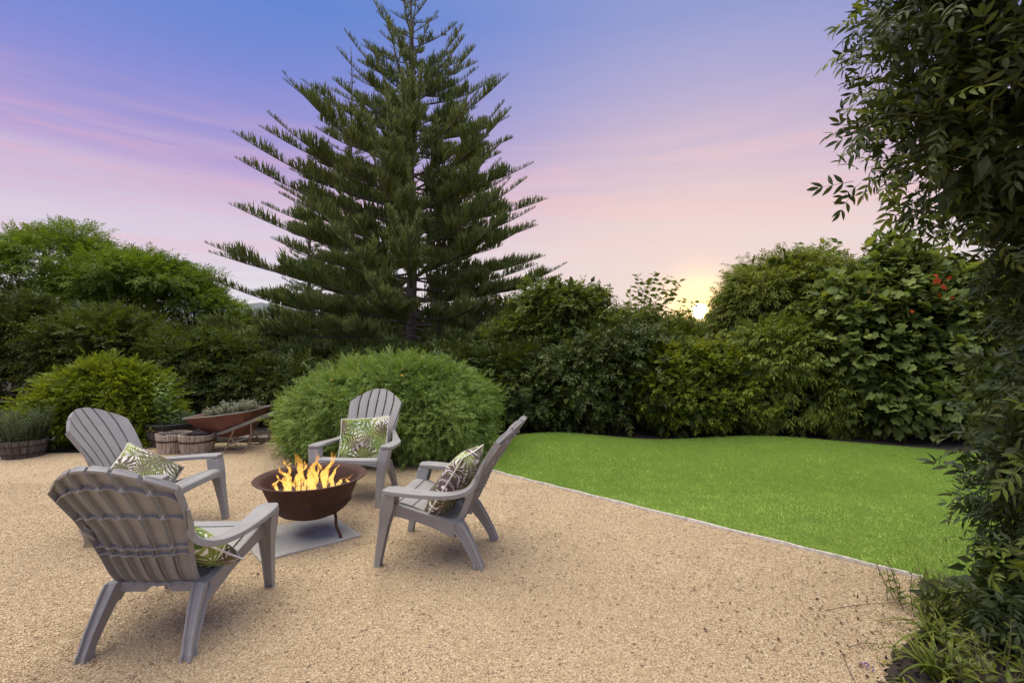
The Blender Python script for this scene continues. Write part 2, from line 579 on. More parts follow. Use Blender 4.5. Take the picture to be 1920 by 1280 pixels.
M['silver'] = leafmat('silver_leaf', [(0.182, 0.208, 0.169), (0.26, 0.286, 0.221), (0.364, 0.39, 0.312)], .7, .2, 3)
M['salvia'] = leafmat('stalk_leaf', [(0.1268, 0.2155, 0.0702), (0.2028, 0.3169, 0.1054), (0.3042, 0.431, 0.1522)], .55, .3, 3)
M['strap'] = leafmat('strap_leaf', [(0.096, 0.145, 0.024), (0.176, 0.2248, 0.036), (0.32, 0.29, 0.054)], .45, .35, 6)
M['yellowflower'] = simple('yellow_petal', (.75, .45, .03), .6)
M['drybrown'] = leafmat('dry_leaf', [(.05, .028, .015), (.10, .055, .03), (.17, .10, .055)], .8, .1, 6, tcol=(1, .8, .6))
M['purpleflower'] = simple('purple_petal', (.22, .14, .33), .6)

# grass blades
m, t, o = newmat('grass_blade')
geo = t.add('ShaderNodeNewGeometry')
tcn = t.add('ShaderNodeTexCoord')
nz = t.noise(tcn.outputs['Object'], 1.3, 4, .6)
nz2 = t.noise(tcn.outputs['Object'], 9, 3, .6)
f = t.math('ADD', t.math('MULTIPLY', geo.outputs['Random Per Island'], .5), t.math('ADD', t.math('MULTIPLY', t.mapr(nz.outputs[0], .3, .7), .25), t.math('MULTIPLY', t.mapr(nz2.outputs[0], .3, .7), .25)))
c = t.ramp(f, [(0, (.26, .40, .08)), (.45, (.335, .49, .105)), (.8, (.39, .55, .13)), (1, (.45, .59, .16))])
p = t.add('ShaderNodeBsdfPrincipled', {'Base Color': c, 'Roughness': .6, 'Specular IOR Level': .25})
tr = t.add('ShaderNodeBsdfTranslucent', {0: c})
ms = t.add('ShaderNodeMixShader', {0: .5, 1: p.outputs[0], 2: tr.outputs[0]})
t.l.new(ms.outputs[0], o.inputs[0])
M['grass'] = m


def pillow_mat(name, tint_a, tint_b, brown, seed):
    """tropical leaf print: fans of leaf fingers around scattered centres"""
    m, t, o = newmat(name)
    tcn = t.add('ShaderNodeTexCoord')
    uv = tcn.outputs['UV']
    wob = t.noise(uv, 5, 3)
    uvw = t.vmath('ADD', uv, t.vmath('SCALE', t.vmath('SUBTRACT', wob.outputs['Color'], (.5, .5, .5)), scale=.10))
    uvw = t.vmath('ADD', uvw, (seed*1.37, seed*.73, 0))
    col = (.80, .78, .72)
    for sc, n, off, th, mixb in ((1.9, 17, .0, -.25, 0), (2.7, 11, 4.2, .0, 1), (3.4, 19, 9.1, .15, 0)):
        vv = t.vmath('ADD', uvw, (off, off*.7, 0))
        vor = t.add('ShaderNodeTexVoronoi', {'Vector': vv, 'Scale': sc}, voronoi_dimensions='2D')
        d = t.vmath('SUBTRACT', vv, vor.outputs['Position'])
        s = t.add('ShaderNodeSeparateXYZ', {0: d})
        ang = t.math('ARCTAN2', s.outputs[1], s.outputs[0])
        ln = t.math('MULTIPLY', t.vmath('LENGTH', d), sc)
        stripe = t.math('SINE', t.math('ADD', t.math('MULTIPLY', ang, n), t.math('MULTIPLY', ln, 4.0)))
        msk = t.math('GREATER_THAN', t.math('SUBTRACT', stripe, t.mapr(ln, .1, .8, -.9, .9)), th)
        cs = t.add('ShaderNodeSeparateColor', {0: vor.outputs['Color']})
        lc = t.ramp(cs.outputs[0], [(0, tint_a), (.3, tint_b), (.55, tint_a), (.62, brown), (.85, (.30, .36, .10)), (1, tint_b)], 'CONSTANT')
        vein = t.mapr(t.math('SINE', t.math('ADD', t.math('MULTIPLY', ang, n*2.0), 1.0)), .5, 1, 1, .62)
        lc = t.mix(1.0, lc, t.add('ShaderNodeCombineColor', {0: vein, 1: vein, 2: vein}).outputs[0], 'MULTIPLY')
        sel = t.math('MULTIPLY', msk, t.math('GREATER_THAN', cs.outputs[1], .12 if not mixb else .35))
        col = t.mix(sel, col, lc)
    wv = t.noise(uv, 400, 2)
    principled(t, o, col, .9, wv.outputs[0], .001, .4)
    return m
M['pillow_a'] = pillow_mat('leaf_print_bright', (.10, .17, .035), (.21, .28, .055), (.10, .05, .045), 1)
M['pillow_b'] = pillow_mat('leaf_print_muted', (.13, .14, .06), (.24, .25, .10), (.13, .085, .08), 2)
M['piping'] = simple('white_piping', (.72, .70, .64), .85)

# flame: thin glowing gas, seen brightest where it is deepest
m, t, o = newmat('flame')
tcn = t.add('ShaderNodeTexCoord')
mp = t.add('ShaderNodeMapping', {'Vector': tcn.outputs['Object'], 'Scale': (34, 34, 11)})
nz = t.noise(mp.outputs[0], 1.0, 4, .6, 1.6)
sp = t.add('ShaderNodeSeparateXYZ', {0: tcn.outputs['Object']})
hgt = t.mapr(sp.outputs[2], .0, .30)
col = t.ramp(t.math('ADD', t.math('MULTIPLY', nz.outputs[0], .7), t.math('MULTIPLY', hgt, .25)), [(.15, (1.0, .66, .22)), (.45, (1.0, .52, .10)), (.62, (.85, .28, .03)), (.8, (.55, .10, .01))])
em = t.add('ShaderNodeEmission', {0: col, 1: 0.55})
trn = t.add('ShaderNodeBsdfTransparent')
lw = t.add('ShaderNodeLayerWeight', {'Blend': .35})
a = t.math('MULTIPLY', t.mapr(nz.outputs[0], .58, .43), t.mapr(lw.outputs['Facing'], .95, .25))
a = t.math('MULTIPLY', a, t.mapr(hgt, 1.0, .5), clamp=True)
ms = t.add('ShaderNodeMixShader', {0: t.math('MULTIPLY', a, .82), 1: trn.outputs[0], 2: em.outputs[0]})
t.l.new(ms.outputs[0], o.inputs[0])
M['flame'] = m
M['ash'] = simple('ash_bed', (.06, .035, .025), .95, 30, .6, 1.0, 80)

# ------------------------------------------------------------------ ground
def poly_sheet(name, pts, z, mat, kind='structure'):
    bm = bmesh.new()
    vs = [bm.verts.new((x, y, z)) for x, y in pts]
    bm.faces.new(vs)
    bmesh.ops.recalc_face_normals(bm, faces=bm.faces)
    bmesh.ops.triangulate(bm, faces=bm.faces)
    me = bpy.data.meshes.new(name)
    bm.to_mesh(me); bm.free()
    if me.polygons[0].normal.z < 0: me.flip_normals()
    return tag(mobj(name, me, mat), kind=kind)


poly_sheet('ground', [(-1500, -400), (1500, -400), (1500, 2500), (-1500, 2500)], -0.03, M['land'])
poly_sheet('garden_bed', [(-22, 3), (14, 1.5), (16, 16), (-22, 18)], -0.012, M['soil'])

KERB = [(-0.62, 5.92), (-.36, 5.60), (-.09, 5.295), (.221, 5.016), (.6, 4.678), (1.0, 4.321), (1.8, 3.608), (2.2, 3.252), (2.52, 2.967)]
FAR = [(7.6, 3.0), (7.2, 5.2), (5.77, 6.25), (4.9, 6.62), (4.13, 6.84), (3.42, 6.98), (2.6, 7.0), (1.85, 6.93), (1.25, 7.08), (.64, 7.22), (.1, 7.15), (-.61, 6.85), (-1.1, 6.6)]
FAR = [(x, y+.06) for x, y in FAR]


def smooth_poly(p, it=2):
    p = [Vector(q) for q in p]
    for _ in range(it):
        q = [p[0]]
        for a, b in zip(p, p[1:]):
            q += [a.lerp(b, .25), a.lerp(b, .75)]
        q.append(p[-1]); p = q
    return [tuple(v) for v in p]


KS = smooth_poly(KERB)
LAWN = KS+[(4.4, 2.4), (7.6, 2.0)]+smooth_poly(FAR)
GRAVEL = [(-16, -2.5), (3.2, -2.5), (3.2, 2.2), (2.52, 2.99)]+KS[::-1]+[(-.9, 6.2), (-1.0, 6.9), (-3.2, 7.02), (-4.2, 6.98), (-5.0, 6.75), (-5.6, 6.35), (-6.6, 6.3), (-8, 6.6), (-16, 7.4)]
poly_sheet('gravel_yard', GRAVEL, 0.0, M['gravel'])


def inside(poly, P):
    P = np.asarray(P)
    x, y = P[:, 0], P[:, 1]
    r = np.zeros(len(P), bool)
    n = len(poly)
    for i in range(n):
        x1, y1 = poly[i]; x2, y2 = poly[(i+1) % n]
        c = ((y1 > y) != (y2 > y))
        xi = (x2-x1)*(y-y1)/((y2-y1) if y2 != y1 else 1e-9)+x1
        r ^= c & (x < xi)
    return r


def lawn_z(x, y):
    return .010+.055*np.clip((y-4.9)/1.7, 0, 1)**1.6+.022*np.sin(x*2.1+.25)*np.clip((y-4.8)/2, 0, 1)+.008*np.sin(x*2.1+y*1.7)*np.clip((y-3.5)/2, 0, 1)


# lawn base as a fine grid clipped by the outline
gx = np.arange(-1.3, 7.7, .08); gy = np.arange(1.9, 7.4, .08)
XX, YY = np.meshgrid(gx, gy)
ok = inside(LAWN, np.c_[XX.ravel(), YY.ravel()]).reshape(XX.shape)
idx = np.arange(XX.size).reshape(XX.shape)
q = ok[:-1, :-1] & ok[1:, :-1] & ok[:-1, 1:] & ok[1:, 1:]
F = np.stack([idx[:-1, :-1][q], idx[:-1, 1:][q], idx[1:, 1:][q], idx[1:, :-1][q]], 1)
V = np.stack([XX.ravel(), YY.ravel(), lawn_z(XX.ravel(), YY.ravel())-.004], 1)
me = mesh_np('lawn', V, F, True)
tag(mobj('lawn', me, M['lawnbase']), kind='structure')
poly_sheet('lawn_soil', LAWN, .002, M['lawnbase'])

# grass
def blades(n, region, hmin, hmax, wd):
    xs = RNG.uniform(region[0], region[1], n); ys = RNG.uniform(region[2], region[3], n)
    k = inside(LAWN, np.c_[xs, ys])
    # only where the frame could see it
    k &= (xs/np.maximum(ys, .1) < 1.12)
    xs, ys = xs[k], ys[k]
    n = len(xs)
    z = lawn_z(xs, ys)
    h = RNG.uniform(hmin, hmax, n)
    a = RNG.uniform(0, 2*PI, n); lean = np.abs(RNG.normal(0, .55, n))
    la = RNG.uniform(0, 2*PI, n)
    B = np.c_[xs, ys, z-.004]
    side = np.c_[np.cos(a), np.sin(a), np.zeros(n)]*wd/2
    tip = B+np.c_[np.cos(la)*np.sin(lean)*h, np.sin(la)*np.sin(lean)*h, np.cos(lean)*h]
    V = np.stack([B-side, B+side, tip], 1).reshape(-1, 3)
    return V, np.arange(n*3).reshape(-1, 3)

V1, F1 = blades(420000, (.0, 7.2, 2.2, 4.6), .012, .027, .0040)
V2, F2 = blades(480000, (-1.2, 7.2, 4.6, 7.3), .012, .027, .0060)
me = mesh_np('lawn_grass', np.vstack([V1, V2]), np.vstack([F1, F2+len(V1)]))
tag(mobj('lawn_grass', me, M['grass']), 'short bright green mown lawn beyond the gravel', 'grass', kind='stuff')

# kerb edging strip
mb = MB()
ring = []
for i, (x, y) in enumerate(KS[5:]):
    a = KS[5:][max(i-1, 0)]; b = KS[5:][min(i+1, len(KS)-6)]
    tn = Vector((b[0]-a[0], b[1]-a[1])).normalized()
    nx, ny = tn.y*.0055, -tn.x*.0055
    zt = .024+.003*math.sin(i*2.1)
    ring.append([(x-nx, y-ny, -.03), (x+nx, y+ny, -.03), (x+nx, y+ny, zt), (x-nx, y-ny, zt)])
mb.loft(ring)
tag(mb.build('lawn_edging', M['kerb']), 'thin pale edging strip between gravel and lawn', 'edging')

# soil border at the right under the climber
SE = smooth_poly([(2.52, 2.99), (2.36, 2.82), (2.28, 2.62), (2.12, 2.50), (1.98, 2.38), (1.80, 2.27), (1.66, 2.14), (1.53, 2.02), (1.46, 1.85), (1.38, 1.70), (1.2, 1.3), (1.1, .6)], 3)
SE = [SE[0]]+[(x+RNG.normal(0, .013), y+RNG.normal(0, .013)) for x, y in SE[1:]]
SOIL = SE+[(4.4, .6), (4.4, 2.4)]
poly_sheet('soil_border', SOIL, .005, M['soil'])
rngl = np.random.default_rng(3)
n = 9000
P = np.c_[rngl.uniform(1.2, 3.6, n), rngl.uniform(1.0, 3.2, n)]
P = P[inside(SOIL, P+rngl.normal(0, .035, P.shape))]
P = np.c_[P, rngl.uniform(.004, .012, len(P))]
clod = (np.array([(1, 0, 0), (-.8, .2, 0), (0, 1, .1), (.1, -.9, 0), (0, 0, .7), (0, 0, -.4)]), np.array([(0, 2, 4), (2, 1, 4), (1, 3, 4), (3, 0, 4), (2, 0, 5), (1, 2, 5), (3, 1, 5), (0, 3, 5)]))
me = cloud_mesh('soil_clods', clod, P, rand_dirs(len(P)), rand_dirs(len(P)), rngl.uniform(.003, .013, len(P)))
tag(mobj('soil_clods', me, M['soil']), 'dark crumbly soil along the border at the right', 'soil', kind='stuff')

# loose gravel stones (instances of five stones over a cloud of points)
stone_col = bpy.data.collections.new('stone_shapes')
for k in range(5):
    bm = bmesh.new()
    bmesh.ops.create_icosphere(bm, subdivisions=1, radius=1)
    rr = random.Random(k)
    for v in bm.verts:
        v.co *= rr.uniform(.7, 1.2)
        v.co.z *= .62; v.co.x *= rr.uniform(.95, 1.1)
    me = bpy.data.meshes.new('gravel_stone'); bm.to_mesh(me); bm.free()
    me.materials.append(M['stone'])
    ob = bpy.data.objects.new('gravel_stone', me)
    stone_col.objects.link(ob)

def gravel_points(n, ya, yb):
    ys = RNG.uniform(ya, yb, n)
    xs = RNG.uniform(-1.15, 1.1, n)*(ys+.3)
    P = np.c_[xs, ys]
    k = inside(GRAVEL, P) & ~inside(SOIL, P+RNG.normal(0, .03, P.shape))
    return P[k]
GP = np.vstack([gravel_points(150000, 1.7, 3.0), gravel_points(150000, 3.0, 5.0), gravel_points(60000, 5.0, 7.0)])
SLABP = [(-1.125, 3.62), (-1.518, 4.05), (-2.05, 3.62), (-1.66, 3.19)]
GP = GP[~inside(SLABP, GP)]
me = bpy.data.meshes.new('gravel_stones')
me.vertices.add(len(GP)); me.vertices.foreach_set('co', np.c_[GP, np.full(len(GP), .0015)].astype(np.float32).ravel())
go = bpy.data.objects.new('gravel_stones', me); link(go)
tag(go, 'loose tan gravel stones covering the yard', 'gravel', kind='stuff')
ng = bpy.data.node_groups.new('scatter', 'GeometryNodeTree')
ng.interface.new_socket('Geometry', in_out='INPUT', socket_type='NodeSocketGeometry')
ng.interface.new_socket('Geometry', in_out='OUTPUT', socket_type='NodeSocketGeometry')
gi = ng.nodes.new('NodeGroupInput'); gout = ng.nodes.new('NodeGroupOutput')
ip = ng.nodes.new('GeometryNodeInstanceOnPoints')
ci = ng.nodes.new('GeometryNodeCollectionInfo')
ci.inputs['Collection'].default_value = stone_col
ci.inputs['Separate Children'].default_value = True
ci.inputs['Reset Children'].default_value = True
ip.inputs['Pick Instance'].default_value = True
rv = ng.nodes.new('FunctionNodeRandomValue'); rv.data_type = 'FLOAT_VECTOR'
rv.inputs[0].default_value = (-.5, -.5, 0); rv.inputs[1].default_value = (.5, .5, 6.28)
rs = ng.nodes.new('FunctionNodeRandomValue'); rs.data_type = 'FLOAT'
rs.inputs[2].default_value = .0016; rs.inputs[3].default_value = .0040
pw = ng.nodes.new('ShaderNodeMath'); pw.operation = 'MULTIPLY'; pw.inputs[1].default_value = 1.0
ng.links.new(gi.outputs[0], ip.inputs['Points']); ng.links.new(ci.outputs[0], ip.inputs['Instance'])
ng.links.new(rv.outputs[0], ip.inputs['Rotation']); ng.links.new(rs.outputs[1], pw.inputs[0]); ng.links.new(pw.outputs[0], ip.inputs['Scale'])
ng.links.new(ip.outputs[0], gout.inputs[0])
md = go.modifiers.new('scatter', 'NODES'); md.node_group = ng

# far hill
mb = MB()
rings = []
for i in range(2):
    rings.append([])
hx = np.linspace(-900, 300, 60)
prof = 14+30*np.exp(-((hx+260)/150)**2)+22*np.exp(-((hx+600)/200)**2)+4*np.sin(hx*.03)+2*np.sin(hx*.11)
V = []; F = []
for i, (x, z) in enumerate(zip(hx, prof)):
    V += [(x, 420, -2), (x, 520, z), (x, 700, -2)]
for i in range(59):
    F += [(i*3, i*3+3, i*3+4, i*3+1), (i*3+1, i*3+4, i*3+5, i*3+2)]
tag(mobj('hill', mesh_np('hill', V, F, True), M['hill']), kind='structure')

# ------------------------------------------------------------------ chairs
def interp(tab, t):
    ts = [r[0] for r in tab]
    if t <= ts[0]: return tab[0][1:]
    for a, b in zip(tab, tab[1:]):
        if t <= b[0]:
            k = (t-a[0])/(b[0]-a[0])
            return tuple(x+(y-x)*k for x, y in zip(a[1:], b[1:]))
    return tab[-1][1:]


def catmull(pts, n):
    pts = [Vector(p) for p in pts]
    P = [pts[0]*2-pts[1]]+pts+[pts[-1]*2-pts[-2]]
    out = []
    for i in range(1, len(P)-2):
        for k in range(n):
            t = k/n
            a, b, c, d = P[i-1], P[i], P[i+1], P[i+2]
            out.append(.5*((2*b)+(-a+c)*t+(2*a-5*b+4*c-d)*t*t+(-a+3*b-3*c+d)*t**3))
    out.append(pts[-1])
    return out


BPROF = catmull([(.235, .262, 0), (.165, .285, 0), (.115, .345, 0), (.065, .45, 0), (-.010, .60, 0), (-.115, .765, 0), (-.250, .955, 0)], 8)
_len = [0]
for a, b in zip(BPROF, BPROF[1:]): _len.append(_len[-1]+(b-a).length)
BTAB = [(l/_len[-1], p.x, p.y) for l, p in zip(_len, BPROF)]
WTAB = [(0, .185), (.12, .19), (.3, .205), (.5, .232), (.7, .262), (.82, .272), (.9, .262), (1, .24)]


def bsurf(t, s, depth=0.0):
    """point on the backrest: t 0 bottom..1 top, s -1..1 sideways, depth behind the face"""
    y, z = interp(BTAB, t)
    y2, z2 = interp(BTAB, min(1, t+.01)); y1, z1 = interp(BTAB, max(0, t-.01))
    tn = Vector((y2-y1, z2-z1)).normalized()
    nb = Vector((-tn.y, tn.x))      # towards the rear
    wd = interp(WTAB, t)[0]
    cav = .055*s*s*min(1, .3+t*1.1)
    return Vector((s*wd, y+nb.x*depth+cav, z+nb.y*depth))


def ttop(s):
    return 1.0-.175*abs(s)**2.1


NS = 6
def make_chair(label):
    root = empty('garden_chair')
    tag(root, label, 'chair', 'grey garden chairs around the fire bowl')
    pl = M['plastic']
    # back slats
    gap = .027
    sw = 2.0/NS
    for i in range(NS):
        s0 = -1+i*sw+(gap if i else 0); s1 = -1+(i+1)*sw-(gap if i < NS-1 else 0)
        mb = MB()
        rings = []
        nt = 18
        for k in range(nt+1):
            f = k/nt
            fr = []; bk = []
            for j in range(4):
                s = s0+(s1-s0)*j/3
                t_ = .02+(ttop(s)-.02)*f
                cr = .004*(1-((j-1.5)/1.5)**2)        # slightly crowned face
                fr.append(bsurf(t_, s, -cr)); bk.append(bsurf(t_, s, .009))
            rings.append(fr+bk[::-1])
        mb.loft(rings)
        ob = mb.build('back_slat', pl, root, bevel=.0025)
        # rear ribs of this slat (sub-parts)
        rb = MB()
        for s, dp in ((s0+.006, .040 if i == 0 else .030), (s1-.006, .040 if i == NS-1 else .030)):
            rr = []
            e = .0045
            for k in range(15):
                t_ = .03+(ttop(s)-.035)*k/14
                d = dp*min(1, .45+k/6)
                rr.append([bsurf(t_, s-e, .0085), bsurf(t_, s+e, .0085), bsurf(t_, s+e*.6, d), bsurf(t_, s-e*.6, d)])
            rb.loft(rr)
        # top flange
        rr = []
        for k in range(7):
            s = s0+(s1-s0)*k/6
            tt = ttop(s)
            rr.append([bsurf(tt-.001, s, .0085), bsurf(tt-.016, s, .0085), bsurf(tt-.016, s, .027), bsurf(tt-.001, s, .024)])
        rb.loft(rr)
        rb.build('rear_rib', pl, ob)
    # horizontal ribs across
    for tb, dp, arc in ((.87, .042, -.12), (.64, .038, -.04), (.395, .036, .0), (.345, .038, .0), (.10, .032, .0)):
        mb = MB(); rr = []
        for k in range(NS*4+1):
            s = -.985+1.97*k/(NS*4)
            ph = (k % 4)/4.0
            sc = 1-.35*math.sin(ph*PI)
            tt = min(tb+arc*s*s, ttop(s)-.02)
            rr.append([bsurf(tt-.005, s, .0085), bsurf(tt+.005, s, .0085), bsurf(tt+.003, s, dp*sc), bsurf(tt-.003, s, dp*sc)])
        mb.loft(rr); mb.build('cross_rib', pl, root)
    # seat slats
    ztab = [(.18, .268), (.24, .285), (.32, .322), (.42, .368), (.50, .398), (.56, .414), (.60, .418), (.632, .408), (.645, .385)]
    def hw(y): return .190+(y-.18)*.17
    edges = [(.190, .272), (.281, .362), (.371, .452), (.461, .542), (.551, .645)]
    for a, b in edges:
        mb = MB(); rings = []
        ys = [a+(b-a)*k/5 for k in range(6)]
        for sx in (-1, -.5, 0, .5, 1):
            ring = []
            for y in ys: ring.append((hw(y)*sx, y, interp(ztab, y)[0]-.006*(1-sx*sx)))
            for y in ys[::-1]: ring.append((hw(y)*sx, y-.003, interp(ztab, y)[0]-.016-.006*(1-sx*sx)))
            rings.append(ring)
        mb.loft(rings); mb.build('seat_slat', pl, root, bevel=.002)
    # front apron
    mb = MB(); rings = []
    for k in range(13):
        s = -1+2*k/12
        x = s*.272
        lo = .352-.0*s+.018*(1-s*s)*-1+.02
        lo = .345+.018*(1-s**4)
        rings.append([(x, .640, .402), (x, .646, lo), (x, .638, lo-.003), (x, .630, .400)])
    mb.loft(rings); mb.build('front_apron', pl, root, bevel=.002)
    # rear apron
    mb = MB(); rings = []
    for k in range(13):
        s = -1+2*k/12
        x = s*.195
        lo = .238+(.028 if abs(s) < .28 else 0)
        rings.append([(x, .165, .290), (x, .150, .285), (x, .150, lo), (x, .170, lo)])
    mb.loft(rings); mb.build('rear_apron', pl, root, bevel=.002)
    for sd in (-1, 1):
        # side rail under the seat edge
        mb = MB(); rings = []
        for y, z, hgt, x, wd in ((.595, .375, .085, .290, .03), (.52, .360, .078, .278, .032), (.42, .330, .072, .262, .034), (.32, .296, .075, .245, .036), (.24, .265, .09, .230, .038), (.17, .235, .10, .217, .040)):
            rings.append([(sd*(x-wd/2), y, z-hgt/2), (sd*(x+wd/2), y, z-hgt/2), (sd*(x+wd/2+.004), y, z+hgt/2), (sd*(x-wd/2), y, z+hgt/2)])
        mb.loft(rings); mb.build('side_rail', pl, root, bevel=.004)
        # armrest
        pa = [tuple(bsurf(q, 1.02, .012)) for q in (.66, .56, .49)]
        path = catmull(pa+[(.262, .075, .528), (.288, .135, .505), (.322, .225, .501), (.338, .350, .508), (.338, .470, .516), (.331, .560, .520), (.327, .605, .519)], 4)
        wds = catmull([(.014, .012, 0), (.022, .020, 0), (.034, .030, 0), (.050, .034, 0), (.068, .032, 0), (.084, .030, 0), (.100, .030, 0), (.114, .030, 0), (.114, .030, 0), (.080, .028, 0)], 4)
        mb = MB(); rings = []
        for i, p in enumerate(path):
            tn = (path[min(i+1, len(path)-1)]-path[max(i-1, 0)]).normalized()
            side = Vector((tn.y, -tn.x, 0)).normalized()
            upv = side.cross(tn).normalized()
            if upv.z < 0: upv = -upv
            wd, th = wds[i].x/2, wds[i].y
            rg = [p-side*wd-upv*th*.9, p-side*wd*.86-upv*th, p+side*wd*.86-upv*th, p+side*wd-upv*th*.9, p+side*wd-upv*.004, p+side*(wd-.006), p-side*(wd-.006), p-side*wd-upv*.004]
            rings.append([(sd*q.x, q.y, q.z) for q in rg])
        mb.loft(rings); mb.build('armrest', pl, root, bevel=.004)
        # front leg
        mb = MB(); rings = []
        #      z     x     y     wx    wy
        for z, x, y, wx, wy in ((0, .292, .672, .052, .044), (.03, .292, .668, .050, .046), (.15, .296, .646, .058, .054), (.27, .302, .620, .070, .064), (.35, .308, .600, .086, .082), (.40, .312, .586, .096, .094), (.45, .320, .574, .100, .090), (.488, .326, .566, .106, .086)):
            gx_ = .012
            x0, x1 = x-wx/2, x+wx/2
            y0, y1 = y-wy/2, y+wy/2
            rg = [(x0, y0), (x0+gx_*.7, y0), (x0+gx_, y0+wy*.4), (x1-gx_, y0+wy*.4), (x1-gx_*.7, y0), (x1, y0), (x1, y1-.008), (x1-.008, y1), (x0+.008, y1), (x0, y1-.008)]
            rings.append([(sd*a, b, z) for a, b in rg])
        mb.loft(rings); mb.build('leg', pl, root, bevel=.003)
        # rear leg
        mb = MB(); rings = []
        for z, x, y, wx, wy in ((0, .236, .005, .050, .062), (.028, .236, .012, .046, .060), (.04, .234, .016, .044, .056), (.10, .229, .045, .048, .066), (.17, .222, .086, .052, .078), (.22, .217, .122, .056, .094), (.262, .213, .158, .058, .118), (.29, .211, .190, .058, .140)):
            x0, x1 = x-wx/2, x+wx/2
            y0, y1 = y-wy/2, y+wy/2
            rg = [(x0, y0), (x0+.010, y0-.003), (x0+.014, y0+.014), (x1-.014, y0+.014), (x1-.010, y0-.003), (x1, y0), (x1+.002, y0+wy*.25), (x1-.012, y0+wy*.30), (x1-.012, y0+wy*.74), (x1+.002, y0+wy*.8), (x1, y1), (x0, y1)]
            rings.append([(sd*a, b, z) for a, b in rg])
        mb.loft(rings); mb.build('leg', pl, root, bevel=.002)
    return root


def copy_tree(o, parent=None):
    c = o.copy()
    link(c)
    c.parent = parent
    for ch in list(o.children):
        copy_tree(ch, c)
    return c


def fwd_rz(dx, dy):
    return math.atan2(dy, dx)-PI/2


# position = the point on the ground midway between the rear feet; direction = where the seat faces
CH = [
    ('near', (-1.725, 2.215), (-.02, 1), 'nearest grey plastic slatted chair, seen from behind with its ribbed back'),
    ('left', (-3.03, 3.69), (1, .03), 'grey plastic slatted chair at the left facing right with a cushion tipped on one corner'),
    ('far', (-1.43, 4.94), (-.06, -1), 'grey plastic slatted chair behind the fire bowl and before the round bush'),
    ('right', (-.165, 3.335), (-.978, .16), 'grey plastic slatted chair right of the fire bowl, seen from its side'),
]
proto = make_chair(CH[0][3])
chairs = {}
for i, (key, (x, y), (dx, dy), lab) in enumerate(CH):
    o = proto if i == 0 else copy_tree(proto)
    o.location = (x, y, 0.0)
    o.rotation_euler = (0, 0, fwd_rz(dx, dy))
    o['label'] = lab
    chairs[key] = o

# ------------------------------------------------------------------ cushions
def make_cushion(name, mat, label, size=.44, thick=.13, seed=0):
    rr = random.Random(seed)
    n = 26
    V = []; UV = []
    idx = {}
    for side in (1, -1):
        for j in range(n+1):
            for i in range(n+1):
                u = i/n*2-1; v = j/n*2-1
                edge = max(0, (1-abs(u)**2.3))*max(0, (1-abs(v)**2.3))
                z = side*thick/2*edge**.42
                pin = 1-.055*(1-abs(v)**2)*abs(u)**4 - .0
                pin2 = 1-.055*(1-abs(u)**2)*abs(v)**4
                x = u*size/2*pin; y = v*size/2*pin2
                z += .006*math.sin(u*5+seed)*math.sin(v*4.2+seed*2)*edge
                idx[(side, i, j)] = len(V)
                V.append((x, y, z)); UV.append((i/n, j/n))
    F = []
    for j in range(n):
        for i in range(n):
            a = [idx[(1, i, j)], idx[(1, i+1, j)], idx[(1, i+1, j+1)], idx[(1, i, j+1)]]
            F.append(a)
            b = [idx[(-1, i, j)], idx[(-1, i, j+1)], idx[(-1, i+1, j+1)], idx[(-1, i+1, j)]]
            F.append(b)
    me = mesh_np(name, V, F, True)
    uvl = me.uv_layers.new(name='UVMap')
    for lp in me.loops:
        uvl.data[lp.index].uv = UV[lp.vertex_index]
    root = empty(name)
    tag(root, label, 'cushion', 'leaf print cushions on the chairs')
    mobj('cover', me, mat, root)
    pts = []
    path = []
    for k in range(n): path.append((k, 0))
    for k in range(n): path.append((n, k))
    for k in range(n): path.append((n-k, n))
    for k in range(n+1): path.append((0, n-k))
    for i, j in path:
        p = Vector(V[idx[(1, i, j)]]); q = Vector(V[idx[(-1, i, j)]])
        pts.append((p+q)/2*1.006)
    MB().tube(pts, .0052, 6, False).build('piping', M['piping'], root, smooth=True)
    return root


def place_cushion(o, chair, lx, ly, lz, tilt, roll=0.0, twist=0.0):
    """chair-local centre; tilt back in degrees; roll in the cushion's own plane"""
    c = chairs[chair]
    Mc = Matrix.Translation(c.location) @ Euler(c.rotation_euler).to_matrix().to_4x4()
    # the cushion lies in its xy plane with +z the face; stand it up facing +Y (chair front)
    Ml = Matrix.Translation((lx, ly, lz)) @ Matrix.Rotation(R(twist), 4, 'Z') @ Matrix.Rotation(R(180), 4, 'Z') @ Matrix.Rotation(R(90-tilt), 4, 'X') @ Matrix.Rotation(R(roll), 4, 'Z')
    Mw = Mc @ Ml
    o.location = Mw.to_translation()
    o.rotation_euler = Mw.to_euler()


c1 = make_cushion('cushion', M['pillow_a'], 'bright green leaf print cushion upright on the chair behind the fire bowl', .47, .13, 1)
place_cushion(c1, 'far', 0.0, .235, .500, 30, 4, 4)
c2 = make_cushion('cushion', M['pillow_b'], 'olive leaf print cushion tipped on its corner on the left chair', .44, .15, 2)
place_cushion(c2, 'left', -.05, .19, .44, 46, 36, -14)
c3 = make_cushion('cushion', M['pillow_b'], 'pale leaf print cushion on the chair right of the fire bowl, edge towards the viewer', .50, .19, 3)
place_cushion(c3, 'right', .0, .235, .49, 32, 3, -4)
c4 = make_cushion('cushion', M['pillow_a'], 'olive leaf print cushion slumped on the seat of the nearest chair', .48, .16, 4)
place_cushion(c4, 'near', .03, .27, .42, 48, -28, -18)

